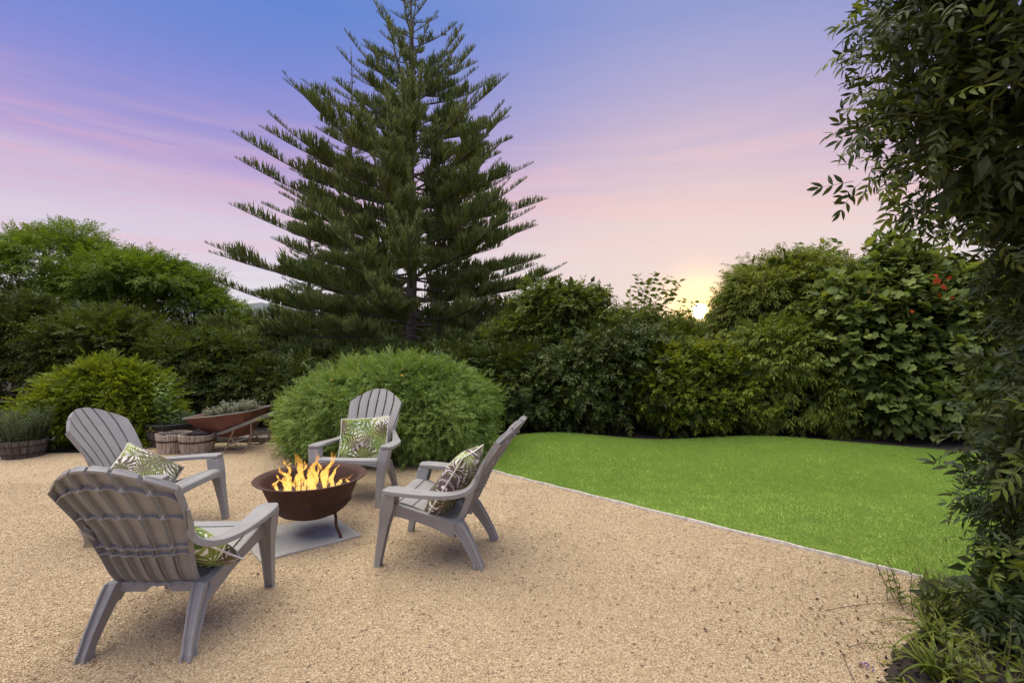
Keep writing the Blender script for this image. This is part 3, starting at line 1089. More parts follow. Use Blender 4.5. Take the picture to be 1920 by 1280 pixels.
# ------------------------------------------------------------------ slab, fire bowl, flames
mb = MB()
cx = sum(p[0] for p in SLABP)/4; cy = sum(p[1] for p in SLABP)/4
outl = []
for i in range(4):
    a = Vector(SLABP[i]); b = Vector(SLABP[(i+1) % 4])
    for k in range(8):
        p = a.lerp(b, k/8)
        outl.append(p+Vector((random.uniform(-.004, .004), random.uniform(-.004, .004))))
mb.loft([[(p.x, p.y, -.02) for p in outl], [(p.x, p.y, .014) for p in outl], [((p.x-cx)*.985+cx, (p.y-cy)*.985+cy, .019) for p in outl]])
tag(mb.build('paving_slab', M['slab']), 'square grey stone slab under the fire bowl', 'slab')

BC = Vector((-1.535, 3.70, 0))
bowl = empty('fire_bowl', BC)
tag(bowl, 'wide rusty iron fire bowl on thin legs with flames inside', 'fire bowl')
prof = [(.0, .128), (.08, .130), (.16, .146), (.22, .172), (.265, .208), (.283, .232), (.292, .240), (.292, .250), (.287, .256), (.305, .30), (.330, .36), (.350, .405), (.362, .418), (.385, .428), (.402, .431), (.405, .435), (.400, .438), (.380, .435), (.356, .425), (.343, .408), (.322, .36), (.297, .30), (.278, .256), (.255, .215), (.20, .178), (.12, .152), (.0, .146)]
prof = [(max(r, .001), z) for r, z in prof]
MB().lathe(prof, n=72).build('bowl', M['rust'], bowl, smooth=True)
for fx, fy in ((-1.262, 3.555), (-1.572, 4.02), (-1.775, 3.55)):
    d = Vector((fx-BC.x, fy-BC.y, 0))
    dn = d.normalized()
    pts = catmull([dn*.252+Vector((0, 0, .212)), dn*.262+Vector((0, 0, .16)), dn*.268+Vector((0, 0, .10)), d*.98+Vector((0, 0, .045)), d*1.02+Vector((0, 0, .020))], 4)
    MB().tube(pts, [.0105]*(len(pts)-1)+[.011], 10).build('leg', M['rust'], bowl, smooth=True)
# ash bed
V = []; F = []
n = 28
for j in range(8):
    for k in range(n):
        r = .288*j/7+.001
        V.append((r*math.cos(2*PI*k/n), r*math.sin(2*PI*k/n), .318-.01*j/7+random.uniform(-.008, .010)))
for j in range(7):
    for k in range(n):
        F.append((j*n+k, j*n+(k+1) % n, (j+1)*n+(k+1) % n, (j+1)*n+k))
ash = mobj('ash_bed', mesh_np('ash_bed', V, F, True), M['ash'])
ash.location = BC
tag(ash, 'dark ash bed filling the rusty fire bowl', 'ash')
fire = empty('fire', BC+Vector((0, 0, .315)))
tag(fire, 'yellow flames licking up out of the fire bowl', 'fire')


def tongue(x, y, h, wd, lean, sd, zb=0.0):
    rr = random.Random(sd)
    ph = rr.uniform(0, 6); ph2 = rr.uniform(0, 6)
    rings = []
    n = 10; m_ = 22
    fa = rr.uniform(-.6, .6)
    for i in range(m_+1):
        t_ = i/m_
        r = wd*(math.sin(min(1, t_*2.6+.12)*PI/2))*(1-t_)**.75*(1+.30*math.sin(t_*13+ph))+.0008
        ox = lean*h*t_**1.5+.030*math.sin(t_*7+ph)*(t_)+.012*math.sin(t_*17+ph2)*t_
        oy = .03*math.sin(t_*6+ph2)*t_
        rg = []
        for k in range(n):
            a = 2*PI*k/n
            rx = r*(1+.25*math.sin(3*a+t_*8+ph)); ry = r*.45
            px, py = rx*math.cos(a), ry*math.sin(a)
            tw = fa+t_*.9
            rg.append((x+ox+px*math.cos(tw)-py*math.sin(tw), y+oy+px*math.sin(tw)+py*math.cos(tw), zb+h*t_))
        rings.append(rg)
    MB().loft(rings).build('flame', M['flame'], fire, smooth=True)


FL = [(-.20, .02, .20, .040, -.05), (-.16, -.04, .16, .045, -.2), (-.10, .03, .17, .050, .1), (-.05, -.02, .34, .048, -.18), (-.01, .04, .26, .050, .05),
      (.03, -.03, .20, .052, .1), (.08, .05, .24, .046, .15), (.11, -.02, .30, .040, .22), (.15, .02, .16, .040, .1), (.20, 0, .09, .035, .5),
      (.25, .02, .10, .028, .55), (-.24, -.03, .10, .030, -.3), (.05, -.08, .15, .045, 0), (-.06, -.09, .14, .045, -.1), (-.13, -.10, .10, .040, -.3), (.12, -.09, .11, .035, .3), (.0, .0, .12, .07, 0), (.29, -.01, .06, .02, .6)]
for i, (x, y, h, wd, ln) in enumerate(FL):
    tongue(x, y, h*1.3, wd*.70, ln, i+5)
# detached licks
for i, (x, y, zb, h, wd) in enumerate(((-.17, 0, .20, .045, .009), (-.07, .0, .38, .04, .006), (.16, .01, .25, .05, .010), (-.06, .01, .30, .03, .008))):
    tongue(x, y, h, wd, .25, i+70, zb)

# ------------------------------------------------------------------ barrel tubs
def barrel(name, loc, r, h, label, mat, nst=22, bands=(.62,), liner=False, grp='weathered barrel tubs', seed=0):
    root = empty(name, loc)
    tag(root, label, 'planter', grp)
    rr = random.Random(seed)
    stave = None
    for k in range(nst):
        a0 = 2*PI*k/nst+.012; a1 = 2*PI*(k+1)/nst-.012
        hh = h*(1+rr.uniform(-.03, .03))
        rings = []
        for t_ in (0, .35, .7, 1):
            ro = r*(.84+.16*t_**.8); ri = ro-.022
            z = hh*t_
            rings.append([(ri*math.cos(a0), ri*math.sin(a0), z), (ri*math.cos(a1), ri*math.sin(a1), z), (ro*math.cos(a1), ro*math.sin(a1), z), (ro*math.cos((a0+a1)/2)*1.006, ro*math.sin((a0+a1)/2)*1.006, z), (ro*math.cos(a0), ro*math.sin(a0), z)])
        MB().loft(rings).build('stave', mat, root)
    for b in bands:
        ro = r*(.84+.16*b**.8)+.003
        ro2 = r*(.84+.16*(b+.07)**.8)+.003
        MB().lathe([(ro, h*b), (ro+.004, h*b), (ro2+.004, h*(b+.09)), (ro2, h*(b+.09)), (ro, h*b)], n=40).build('hoop', M['band'], root, smooth=False)
    MB().lathe([(.001, h*.86), (r*.9, h*.86), (r*.9, h*.84), (.001, h*.84)], n=24).build('soil_fill', M['soil'], root)
    if liner:
        MB().lathe([(r*.97, h*.90), (r*.985, h*1.09), (r*1.03, h*1.12), (r*1.03, h*1.06), (r*1.0, h*.88), (r*.97, h*.90)], n=40).build('liner', M['liner'], root, smooth=True)
    return root


barrel('barrel_tub', (-4.49, 6.42, 0), .205, .245, 'smaller weathered half barrel tub between the black rimmed tub and the front tub', M['wood'], seed=1)
barrel('barrel_tub', (-4.13, 6.35, 0), .215, .250, 'weathered half barrel tub nearest the wheelbarrow', M['wood'], seed=2)
barrel('barrel_tub', (-4.86, 6.92, 0), .325, .285, 'large dark half barrel tub with black liner rim and leafy stalks', M['darkwood'], 26, (.30, .75), True, seed=3)
barrel('barrel_tub', (-6.22, 6.16, 0), .235, .215, 'low dark half barrel tub with rosemary at the left edge', M['darkwood'], 20, (.2, .66), False, seed=4)


def stalk_plant(name, loc, n, h, spread, tmpl, mat, lsize, label, cat='plant', step=.02, lean=.2, seed=0, stemmat=None, droop=.0, group=None):
    rng = np.random.default_rng(seed)
    root = empty(name, loc)
    tag(root, label, cat, group)
    P = []; D = []; N = []; S = []
    mb = MB()
    for k in range(n):
        a = rng.uniform(0, 2*PI); r = spread*math.sqrt(rng.random())
        b = Vector((r*math.cos(a), r*math.sin(a), 0))
        hh = h*rng.uniform(.55, 1.0)
        tip = b+Vector((math.cos(a)*lean*hh*rng.uniform(.2, 1)+rng.uniform(-.03, .03), math.sin(a)*lean*hh*rng.uniform(.2, 1), hh))
        pts = [b, b.lerp(tip, .5)+Vector((rng.uniform(-.02, .02), rng.uniform(-.02, .02), 0)), tip]
        mb.tube(pts, [.0028, .002, .001], 4)
        m_ = max(4, int(hh/step))
        for i in range(m_):
            t_ = .12+.88*(i+.5)/m_
            p = b.lerp(tip, t_)
            aa = i*2.4+rng.uniform(-.3, .3)
            P.append(p); D.append((math.cos(aa), math.sin(aa), rng.uniform(.3, 1.0)-droop)); N.append((0, 0, 1)); S.append(lsize*rng.uniform(.7, 1.2)*(1.15-.6*t_))
    mb.build('stem', stemmat or M['vinestem'], root)['kind'] = 'stuff'
    me = cloud_mesh('foliage', tmpl, np.array([tuple(p) for p in P]), np.array(D), np.array(N, float)+np.random.default_rng(1).normal(0, .3, (len(N), 3)), np.array(S))
    f = mobj('foliage', me, mat, root); f['kind'] = 'stuff'
    return root


stalk_plant('rosemary_plant', (-6.22, 6.16, .18), 150, .46, .20, T_leaf(.13), M['rosemary'], .055, 'grey green rosemary growing in the tub at the left edge', step=.012, lean=.35, seed=4)
stalk_plant('leafy_stalk_plant', (-4.92, 6.80, .23), 9, .76, .09, T_leaf(.22, .05, .25), M['salvia'], .13, 'tall upright leafy stalks in the black rimmed tub', step=.035, lean=.12, seed=5)
stalk_plant('low_tub_plant', (-4.86, 6.90, .23), 90, .24, .26, T_leaf(.22), M['rosemary'], .06, 'low bushy plant round the foot of the tall stalks', step=.02, lean=.4, seed=6)

# ------------------------------------------------------------------ wheelbarrow
wb = empty('wheelbarrow', (-3.82, 6.6, 0))
wb.scale = (.94, .94, .94)
tag(wb, 'old rusty red wheelbarrow planted with silver foliage', 'wheelbarrow')
mb = MB()
def tray_ring(zf, inset, z0, z1):
    pass
# rim corners (local): x -.55 front .. +.42 handles
top = [(-.56, -.20, .470), (-.52, -.30, .475), (-.1, -.345, .515), (.36, -.33, .575), (.43, -.26, .585), (.43, .26, .585), (.36, .33, .575), (-.1, .345, .515), (-.52, .30, .475), (-.56, .20, .470)]
midr = [(-.40, -.16, .34), (-.37, -.22, .34), (-.05, -.26, .35), (.30, -.25, .40), (.35, -.20, .41), (.35, .20, .41), (.30, .25, .40), (-.05, .26, .35), (-.37, .22, .34), (-.40, .16, .34)]
bot = [(-.20, -.08, .20), (-.18, -.12, .195), (.02, -.14, .190), (.18, -.13, .195), (.22, -.10, .20), (.22, .10, .20), (.18, .13, .195), (.02, .14, .190), (-.18, .12, .195), (-.20, .08, .20)]
ins = lambda rg, k: [(x*k, y*k, z+.006) for x, y, z in rg]
mb.loft([bot, midr, top, ins(top, .985), ins(midr, .985), ins(bot, .985)])
mb.build('tray', M['rustred'], wb, bevel=.004)
rimp = [Vector(p) for p in top]+[Vector(top[0])]
MB().tube(rimp, .010, 8, False).build('rim', M['greypaint'], wb, smooth=True)
for s in (-1, 1):
    a = Vector((-.48, s*.10, .13)); b = Vector((.05, s*.25, .29)); c_ = Vector((.98, s*.32, .655))
    d1 = (c_-b).normalized()
    rotm = d1.to_track_quat('X', 'Z').to_matrix()
    MB().box((b+c_)/2, ((c_-b).length, .035, .045), rotm).build('handle', M['greypaint'], wb, bevel=.004)
    d2 = (b-a).normalized()
    MB().box((a+b)/2, ((b-a).length, .032, .042), d2.to_track_quat('X', 'Z').to_matrix()).build('shaft', M['greypaint'], wb, bevel=.004)
    x0 = .12
    leg_pts = catmull([(x0+.08, s*.27, .36), (x0, s*.28, .16), (x0-.05, s*.29, .03), (x0, s*.29, .008), (x0+.12, s*.29, .010), (x0+.22, s*.285, .04), (x0+.30, s*.28, .20), (x0+.31, s*.28, .42)], 4)
    MB().tube(leg_pts, .012, 8).build('leg', M['tubesteel'], wb, smooth=True)
    MB().tube([(x0-.02, s*.285, .12), (x0+.30, s*.28, .22)], .010, 8).build('brace', M['greypaint'], wb, smooth=True)
    MB().tube([(x0+.02, s*.28, .22), (x0+.16, s*.28, .02)], .009, 8).build('brace', M['tubesteel'], wb, smooth=True)
MB().tube([(.15, -.29, .13), (.15, .29, .13)], .010, 8).build('crossbar', M['tubesteel'], wb, smooth=True)
wh = MB()
ring = []
for k in range(33):
    a = 2*PI*k/32
    ring.append([(-.48+(.115+.022*math.cos(b))*math.cos(a), .022*math.sin(b), .138+(.115+.022*math.cos(b))*math.sin(a)) for b in [2*PI*j/8 for j in range(8)]])
wh.loft(ring, cap=False)
whl = wh.build('wheel', M['rubber'], wb, smooth=True)
sp = MB()
for k in range(6):
    a = 2*PI*k/6
    sp.tube([(-.48, 0, .138), (-.48+.10*math.cos(a), 0, .138+.10*math.sin(a))], .006, 6)
sp.build('spoke', M['tubesteel'], whl)
stalk_plant('silver_plant', (-4.02, 6.6, .375), 80, .20, .12, T_leaf(.16), M['silver'], .07, 'small silver leaved plant at the front of the wheelbarrow', step=.012, lean=.5, seed=8)
stalk_plant('silver_plant', (-3.72, 6.62, .41), 140, .25, .16, T_leaf(.16), M['silver'], .07, 'larger silver leaved plant in the middle of the wheelbarrow', step=.012, lean=.5, seed=9)

# stone edging blocks along the back of the gravel
edge = empty('stone_edging', (-3.0, 7.05, 0))
tag(edge, 'row of low grey stone blocks edging the gravel behind the wheelbarrow', 'edging')
x = -5.3
rr = random.Random(5)
while x < -2.2:
    L_ = rr.uniform(.26, .36)
    mb = MB()
    h_ = rr.uniform(.075, .10)
    mb.box((x+L_/2+3.0, rr.uniform(-.015, .015)+.06*math.sin(x), h_/2-.005), (L_-.02, .15, h_), Matrix.Rotation(rr.uniform(-.06, .06), 3, 'Z'))
    mb.build('block', M['edgestone'], edge, bevel=.012)
    x += L_

# ------------------------------------------------------------------ round bush
T_fine = T_sprig(T_leaf(.125, .03, .15), 6, .36, 45, .006, jit=18, tape=.6, seed=2)
bush = empty('round_bush', (-1.66, 6.45, 0))
tag(bush, 'large rounded bright green bush of fine feathery leaves behind the chairs', 'bush')
bl = [(0, 0, .48, 1.26, .98, .68), (-.42, -.05, .38, .88, .86, .58), (.58, 0, .48, .84, .86, .62), (.1, .0, .72, .95, .75, .44)]
crown_obj('foliage', M['bush'], bush, T_fine, .100, lumps=bl, nclump=1500, rc=.12, per=17, outward=.75, up=.5, rand=.7, zmin=-.7, lo=.88, hi=1.07, droop=.05, seed=21)
crown_obj('inner_foliage', M['bush'], bush, T_fine, .13, lumps=[(a, b, c_, d*.86, e*.86, f*.86) for a, b, c_, d, e, f in bl], nclump=500, rc=.2, per=12, zmin=-.8, seed=22)
mb = MB()
for k in range(16):
    a = random.uniform(0, 2*PI)
    mb.tube(catmull([(0, 0, 0), (math.cos(a)*.35, math.sin(a)*.25, .35), (math.cos(a)*.8, math.sin(a)*.55, .7)], 4), [.02]*3+[.015]*3+[.008]*3, 6)
tag(mb.build('stem', M['darkbark'], bush), kind='stuff')
for k, (x, y, z) in enumerate(((-.78, -.62, .93), (-.64, -.75, .98), (-.45, -.80, 1.02), (-1.14, -.55, .70), (-.98, -.72, .46), (-1.0, -.74, .44), (-1.22, -.60, .28), (.35, -.7, 1.06))):
    fl = MB()
    for j in range(6):
        a = j*PI/3
        fl.loft([[(0, 0, 0), (.001, 0, .0)], [(math.cos(a-.3)*.018, math.sin(a-.3)*.018, .004), (math.cos(a+.3)*.018, math.sin(a+.3)*.018, .004)]], cap=False, closed=False)
    f = fl.build('flower', M['yellowflower'], bush)
    f.location = (x, y, z); f.rotation_euler = (R(60), random.uniform(-.5, .5), random.uniform(0, 3))

# yellow-green bush at the left
T_y = T_sprig(T_leaf(.16, .05, .15), 4, .50, 48, .008, jit=14, tape=.4, seed=3)
yb = empty('yellow_green_bush', (-5.92, 7.1, 0))
tag(yb, 'yellow green leafy bush behind the left chair', 'bush')
lum = [(0, 0, .48, .78, .55, .50), (-.42, -.1, .40, .55, .45, .42), (.40, .0, .42, .48, .45, .42), (-.1, 0, .75, .50, .40, .33), (.2, -.05, .62, .5, .4, .35), (.62, -.1, .25, .35, .35, .3), (-.5, -.3, .2, .45, .35, .3)]
crown_obj('foliage', M['yellowbush'], yb, T_y, .135, lumps=lum, nclump=430, rc=.13, per=13, outward=.6, up=.6, zmin=-.6, seed=31)
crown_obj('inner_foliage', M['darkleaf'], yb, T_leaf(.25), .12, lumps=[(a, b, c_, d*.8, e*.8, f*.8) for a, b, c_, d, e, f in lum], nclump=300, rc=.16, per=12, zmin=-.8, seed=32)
MB().tube(catmull([(0, 0, 0), (.05, 0, .4), (0, 0, .7)], 4), .02, 6).build('stem', M['darkbark'], yb)

# ------------------------------------------------------------------ Norfolk-type pines
def branch_mesh(L, seed):
    """axis along +X (rising is done by rotation), branchlets standing up in a comb on both sides"""
    rng = np.random.default_rng(seed)
    nseg = 14
    sag = rng.uniform(.03, .07); tipup = rng.uniform(.03, .08)
    bend = rng.uniform(-.05, .05)
    def axis(t_):
        return np.stack([L*t_, L*bend*t_**2, L*(-sag*np.sin(t_*PI)+tipup*t_**3)], -1)
    mb = MB()
    ts = np.linspace(0, 1, nseg)
    pts = [tuple(p) for p in axis(ts)]
    mb.tube(pts, [max(.004, .030*(L/4)**.7*(1-t_)+.004) for t_ in ts], 5)
    wood = bpy.data.meshes.new('branch'); wood.from_pydata(mb.v, [], mb.f)
    wood.materials.append(M['bark'])
    P = []; D = []; N = []; S = []
    step = .0145
    # side shoots: small secondary branches carrying combs as well
    nside = int(L*2.2)
    axes = [(lambda t_: axis(np.asarray(t_)), L, .14, 1.0)]
    for k in range(nside):
        t0 = rng.uniform(.18, .62)
        sd = rng.choice([-1, 1])
        ln = L*.30*(1-t0*.75)*rng.uniform(.7, 1.2)
        o0 = axis(np.array(t0)); dr = np.array([.80, sd*.62, .10]); dr /= np.linalg.norm(dr)
        axes.append(((lambda t_, o0=o0, dr=dr, ln=ln: o0+np.asarray(t_)[:, None]*dr*ln+np.stack([0*np.asarray(t_), 0*np.asarray(t_), .12*ln*np.asarray(t_)**2], -1)), ln, .05, .75))
    for ax, ln, tmin, lf in axes:
        m_ = int(ln/step)
        if m_ < 3: continue
        tt = np.sort(rng.uniform(tmin, 1.0, m_*2))
        # bare and thin stretches near the trunk
        keep = rng.random(len(tt)) < np.clip((tt-tmin)*2.2+.30, 0, .85)
        tt = tt[keep]
        A = ax(tt)
        sd = rng.choice([-1, 1], len(tt))
        prof = np.clip((1-tt)/.22, 0, 1)**.8*(.75+.25*(1-tt))
        clump = .72+.38*np.sin(tt*ln*5.0+rng.uniform(0, 6))
        ll = (.05+(.30+.022*L**1.2)*prof*clump)*(min(1, L/3.2)**.45)*lf*rng.uniform(.6, 1.15, len(tt))
        dr = np.stack([rng.normal(.32, .13, len(tt)), sd*np.abs(rng.normal(.26, .20, len(tt))), rng.normal(.88, .16, len(tt))], 1)
        P.append(A); D.append(dr); N.append(rng.normal(size=(len(tt), 3))); S.append(ll)
    P = np.vstack(P); D = np.vstack(D); N = np.vstack(N); S = np.concatenate(S)
    # template: curved, tapered three-sided strand of length 1; width absolute -> scale by class
    tv = []; tf = []
    for i, (t_, w_) in enumerate(((0, .6), (.35, 1.0), (.72, .85), (1, .12))):
        for k in range(3):
            a = 2*PI*k/3
            tv.append((math.cos(a)*.042*w_, t_, math.sin(a)*.042*w_+.13*t_*t_))
    for i in range(3):
        for k in range(3):
            a = i*3+k; b = i*3+(k+1) % 3
            tf += [(a, b, b+3), (a, b+3, a+3)]
    nd = cloud_mesh('needles', (np.array(tv), np.array(tf)), P, D, N, S)
    nd.materials.append(M['pine'])
    return wood, nd


LCL = [.45, .9, 1.5, 2.2, 3.0, 3.8, 4.7]
BR = {i: [branch_mesh(L_, 100+i*7+k) for k in range(3)] for i, L_ in enumerate(LCL)}
RAD = [(0.9, 4.2), (2, 3.85), (3.3, 3.6), (4.6, 3.4), (5.5, 3.0), (6.5, 2.5), (7.2, 2.1), (8.1, 1.5), (9.3, .8), (10.2, .42), (11.2, .12)]
ANG = [(.9, 2), (2, 6), (3.5, 10), (5, 14), (7, 19), (9, 24), (11.8, 34)]


def pine(name, loc, H, label, rscale=1.0, zmin=1.0, seed=1, dens=1.0, left=1.0, trunk_r=.17):
    rr = random.Random(seed)
    root = empty(name, loc)
    tag(root, label, 'tree', 'pines beyond the round bush')
    k = H/11.35
    pts = [(0, 0, 0)]
    z = 0; i = 0
    while z < H:
        z += .8; pts.append((.03*math.sin(z*1.3+seed), .03*math.cos(z*.9), min(z, H)))
    MB().tube(pts, [max(.012, trunk_r*(1-p[2]/H)**.85) for p in pts], 12).build('trunk', M['bark'], root, smooth=True)
    z = zmin
    ph = rr.uniform(0, 1)
    while z < H-.12:
        zz = z/k
        n = 5 if z > H*.72 else 7
        n = max(4, int(round(n*dens)))
        ph += .9
        for j in range(n):
            a = ph+2*PI*j/n+rr.uniform(-.22, .22)
            rl = interp(RAD, zz)[0]*k*rscale*rr.uniform(.80, 1.10)
            rl *= 1+(left-1)*max(0, -math.cos(a))*min(1, max(0, (5.5-zz)/3))
            el = R(interp(ANG, zz)[0]+rr.uniform(-6, 6))
            L_ = rl/math.cos(el)
            ci_ = min(range(len(LCL)), key=lambda q: abs(LCL[q]-L_))
            wm, nm = BR[ci_][rr.randrange(3)]
            b = bpy.data.objects.new('branch', wm); link(b, root)
            b.location = (pts[0][0], 0, z+rr.uniform(-.10, .10))
            sc = L_/LCL[ci_]
            b.rotation_euler = (rr.uniform(-.12, .12), -el, a)
            b.scale = (sc, sc*rr.choice([-1, 1]), sc)
            nd = bpy.data.objects.new('needles', nm); link(nd, b)
        z += (.30 if z < H*.45 else .40)*k*rr.uniform(.85, 1.15)
    return root


pine('pine_tree', (-2.62, 12.6, 0), 11.7, 'tallest pine with tiers of upswept branches in the middle of the garden', 1.04, .7, 3, 1.0, 1.13)
pine('pine_tree', (-5.05, 15.2, 0), 10.7, 'slender pine standing just behind and left of the tallest pine', .44, 2.5, 8, .75, 1.0, .13)
pine('pine_tree', (-6.85, 16.4, 0), 8.6, 'shortest pine, leftmost of the pines with its top half way up the tallest', .46, 2.5, 12, .75, 1.0, .10)

# ------------------------------------------------------------------ left trees
T_feather = T_sprig(T_leaf(.15, .03, .12), 7, .36, 62, .006, jit=10, tape=.5, seed=5)


def limb_tree(name, loc, label, lumps, mat, tmpl, size, nclump, rc, per, trunk_r=.10, cat='tree', group=None, flat=.5, seed=0, up=.8, trunks=None, inner=.25, zmin=-.3, droop=.1, core=None, corem=None, lo=.82):
    root = empty(name, loc)
    tag(root, label, cat, group)
    rr = random.Random(seed)
    mb = MB()
    cents = [Vector(l[:3]) for l in lumps]
    topz = max(l[2] for l in lumps)
    tr = trunks or [(0, 0)]
    fork = topz*.45
    mb2 = MB()
    for tx, ty in tr:
        base = Vector((tx, ty, 0)); fk = base+Vector((rr.uniform(-.2, .2), rr.uniform(-.1, .1), fork))
        mb.tube(catmull([base, base.lerp(fk, .5)+Vector((rr.uniform(-.08, .08), 0, 0)), fk], 4), [trunk_r*(1-.05*i) for i in range(9)], 8)
    for c0 in cents:
        tx, ty = min(tr, key=lambda q: (q[0]-c0.x)**2+(q[1]-c0.y)**2)
        fk = Vector((tx, ty, fork*.9))
        mid = fk.lerp(c0, .5)+Vector((0, 0, -.12*(c0-fk).length*.5))
        pts = catmull([fk, mid, c0], 4)
        mb2.tube(pts, [trunk_r*.55*(1-.09*i) for i in range(9)], 6)
        for k in range(5):
            p0 = pts[rr.randrange(3, 8)]
            lr = lumps[cents.index(c0)]
            e = c0+Vector((rr.uniform(-1, 1)*lr[3], rr.uniform(-.8, .8)*lr[4], rr.uniform(-.1, .9)*lr[5]))*.8
            mb2.tube(catmull([p0, p0.lerp(e, .5)+Vector((0, 0, -.05)), e], 3), [trunk_r*.16*(1-.1*i) for i in range(7)], 4)
    mb.build('trunk', M['darkbark'], root, smooth=True)
    b = mb2.build('limb', M['darkbark'], root, smooth=True); b['kind'] = 'stuff'
    crown_obj('foliage', mat, root, tmpl, size, lumps=lumps, nclump=nclump, rc=rc, per=per, flat=flat, up=up, inner=inner, zmin=zmin, droop=droop, lo=lo, seed=seed+5)
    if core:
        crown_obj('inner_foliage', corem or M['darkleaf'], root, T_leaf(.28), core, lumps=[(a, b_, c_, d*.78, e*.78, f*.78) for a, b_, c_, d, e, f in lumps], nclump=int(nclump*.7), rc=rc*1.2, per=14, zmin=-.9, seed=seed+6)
    return root


G = 'feathery trees at the left'
limb_tree('feathery_tree', (-11.4, 12.3, 0), 'broad feathery green tree at the far left with dense layered crown',
          [(-1.2, 0, 3.0, 1.3, 1.2, .75), (.0, 0, 3.2, 1.35, 1.2, .75), (-.6, .2, 3.6, 1.2, 1.0, .55), (1.0, 0, 2.75, 1.0, 1.0, .45), (-1.8, 0, 2.5, 1.0, 1.0, .5), (.2, -.2, 2.5, 1.2, .8, .35), (.15, .1, 4.15, .50, .5, .14), (-.55, .1, 4.0, .4, .4, .2), (.9, 0, 3.75, .35, .3, .16)],
          M['feather'], T_feather, .26, 330, .42, 16, .12, group=G, seed=41, trunks=[(-.8, 0), (.6, .1)], flat=.32, inner=.12)
limb_tree('feathery_tree', (-9.05, 12.0, 0), 'feathery green tree with a dark forked trunk, second from the left',
          [(-.4, 0, 2.85, 1.2, 1.1, .62), (.45, 0, 2.75, 1.0, 1.0, .55), (-.2, .1, 3.25, .75, .7, .28), (-1.0, 0, 2.6, .9, .9, .42)],
          M['feather'], T_feather, .25, 230, .40, 15, .11, group=G, seed=42, trunks=[(-.5, 0), (.3, 0)], flat=.32, inner=.12)
limb_tree('feathery_tree', (-7.95, 12.2, 0), 'thin airy feathery tree with sky showing through, nearest the pines',
          [(-.3, 0, 2.45, .8, .8, .36), (.40, 0, 2.2, .65, .7, .30), (.75, .0, 1.8, .5, .6, .24), (-.1, 0, 2.8, .5, .5, .18)],
          M['feather'], T_feather, .22, 130, .30, 14, .09, group=G, seed=43, inner=.1, flat=.35)

# dark undergrowth shrubs behind the gravel, left to right
G2 = 'dark shrubs filling the back of the garden'
und = [(-9.6, 9.4, 1.1, 2.2, 'darkleaf', 'dark green shrub at the left edge under the feathery trees', T_feather, .24),
       (-7.6, 9.2, 1.2, 1.95, 'darkfeather', 'mid green feathery shrub behind the yellow green bush', T_feather, .22),
       (-5.9, 9.3, 1.1, 1.5, 'darkfeather', 'feathery dark shrub behind the barrel tubs', T_feather, .22),
       (-4.2, 9.0, 1.2, 1.05, 'darkleaf', 'low dark shrub behind the wheelbarrow', T_feather, .20),
       (-2.4, 9.6, 1.3, 1.2, 'darkleaf', 'dark shrub hidden behind the round bush', T_y, .20),
       (-.3, 8.5, 1.1, 1.15, 'darkleaf', 'near black shrub between the round bush and the hedge', T_y, .18)]
for i, (x, y, r, h, mt, lab, tm, sz) in enumerate(und):
    rr = random.Random(i)
    lum = [(0, 0, h*.5, r, .8, h*.5)]+[(rr.uniform(-.6, .6)*r, rr.uniform(-.3, .2), h*rr.uniform(.45, .8), r*.6, .6, h*.32) for _ in range(4)]
    limb_tree('shrub', (x, y, 0), lab, lum, M[mt], tm, sz, 210, .24, 15, .05, 'shrub', G2, .6, 51+i, core=.18, zmin=-.6)
# background mass closing the view under the crowns
for i, (x, y, r, h, lab) in enumerate([(-13.0, 14.5, 2.6, 2.7, 'dark evergreen far behind the leftmost tree'), (-8.6, 15.0, 2.6, 2.0, 'dark evergreen behind the forked feathery tree'), (-4.5, 16.5, 2.8, 2.3, 'dark evergreen behind the slender pine'), (.2, 15.0, 2.6, 2.6, 'dark evergreen behind the tallest pine, to its right'), (4.4, 13.6, 2.8, 1.75, 'dark evergreen behind the hedge below the sun'), (8.8, 13.0, 2.8, 3.2, 'dark evergreen behind the hedge dome'), (13.0, 11.5, 2.8, 3.2, 'dark evergreen behind the fig tree')]):
    lum = [(0, 0, h*.55, r, 1.0, h*.45), (-r*.5, 0, h*.5, r*.7, .9, h*.42), (r*.5, 0, h*.5, r*.7, .9, h*.42)]
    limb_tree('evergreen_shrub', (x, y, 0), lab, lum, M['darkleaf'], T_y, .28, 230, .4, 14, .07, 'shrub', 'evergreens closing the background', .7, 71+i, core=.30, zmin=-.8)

# ------------------------------------------------------------------ hedge at the right
TL = T_leaf(.24, .06, .22)
TLn = T_leaf(.15, .05, .30)
T_ov = T_sprig(T_leaf(.24, .05, .2), 3, .48, 50, .01, jit=18, tape=.3, seed=8)
T_lan = T_sprig(T_leaf(.13, .05, .35), 4, .52, 48, .01, jit=15, tape=.3, seed=9)
HG = 'mixed hedge shrubs along the back of the lawn'
limb_tree('hedge_shrub', (.95, 9.6, 0), 'light green broad leaved shrub beside the pine at the left end of the hedge',
          [(0, 0, 1.5, .9, .8, .8), (-.2, -.1, 2.05, .75, .6, .45), (.5, 0, 1.9, .6, .6, .5), (-.6, -.2, 1.3, .7, .6, .6), (.2, -.4, .8, .9, .6, .6), (.4, .0, 2.25, .35, .4, .2)],
          M['freshleaf'], T_ov, .16, 330, .22, 13, .06, 'shrub', HG, .7, 81, core=.16, inner=.1, zmin=-.7)
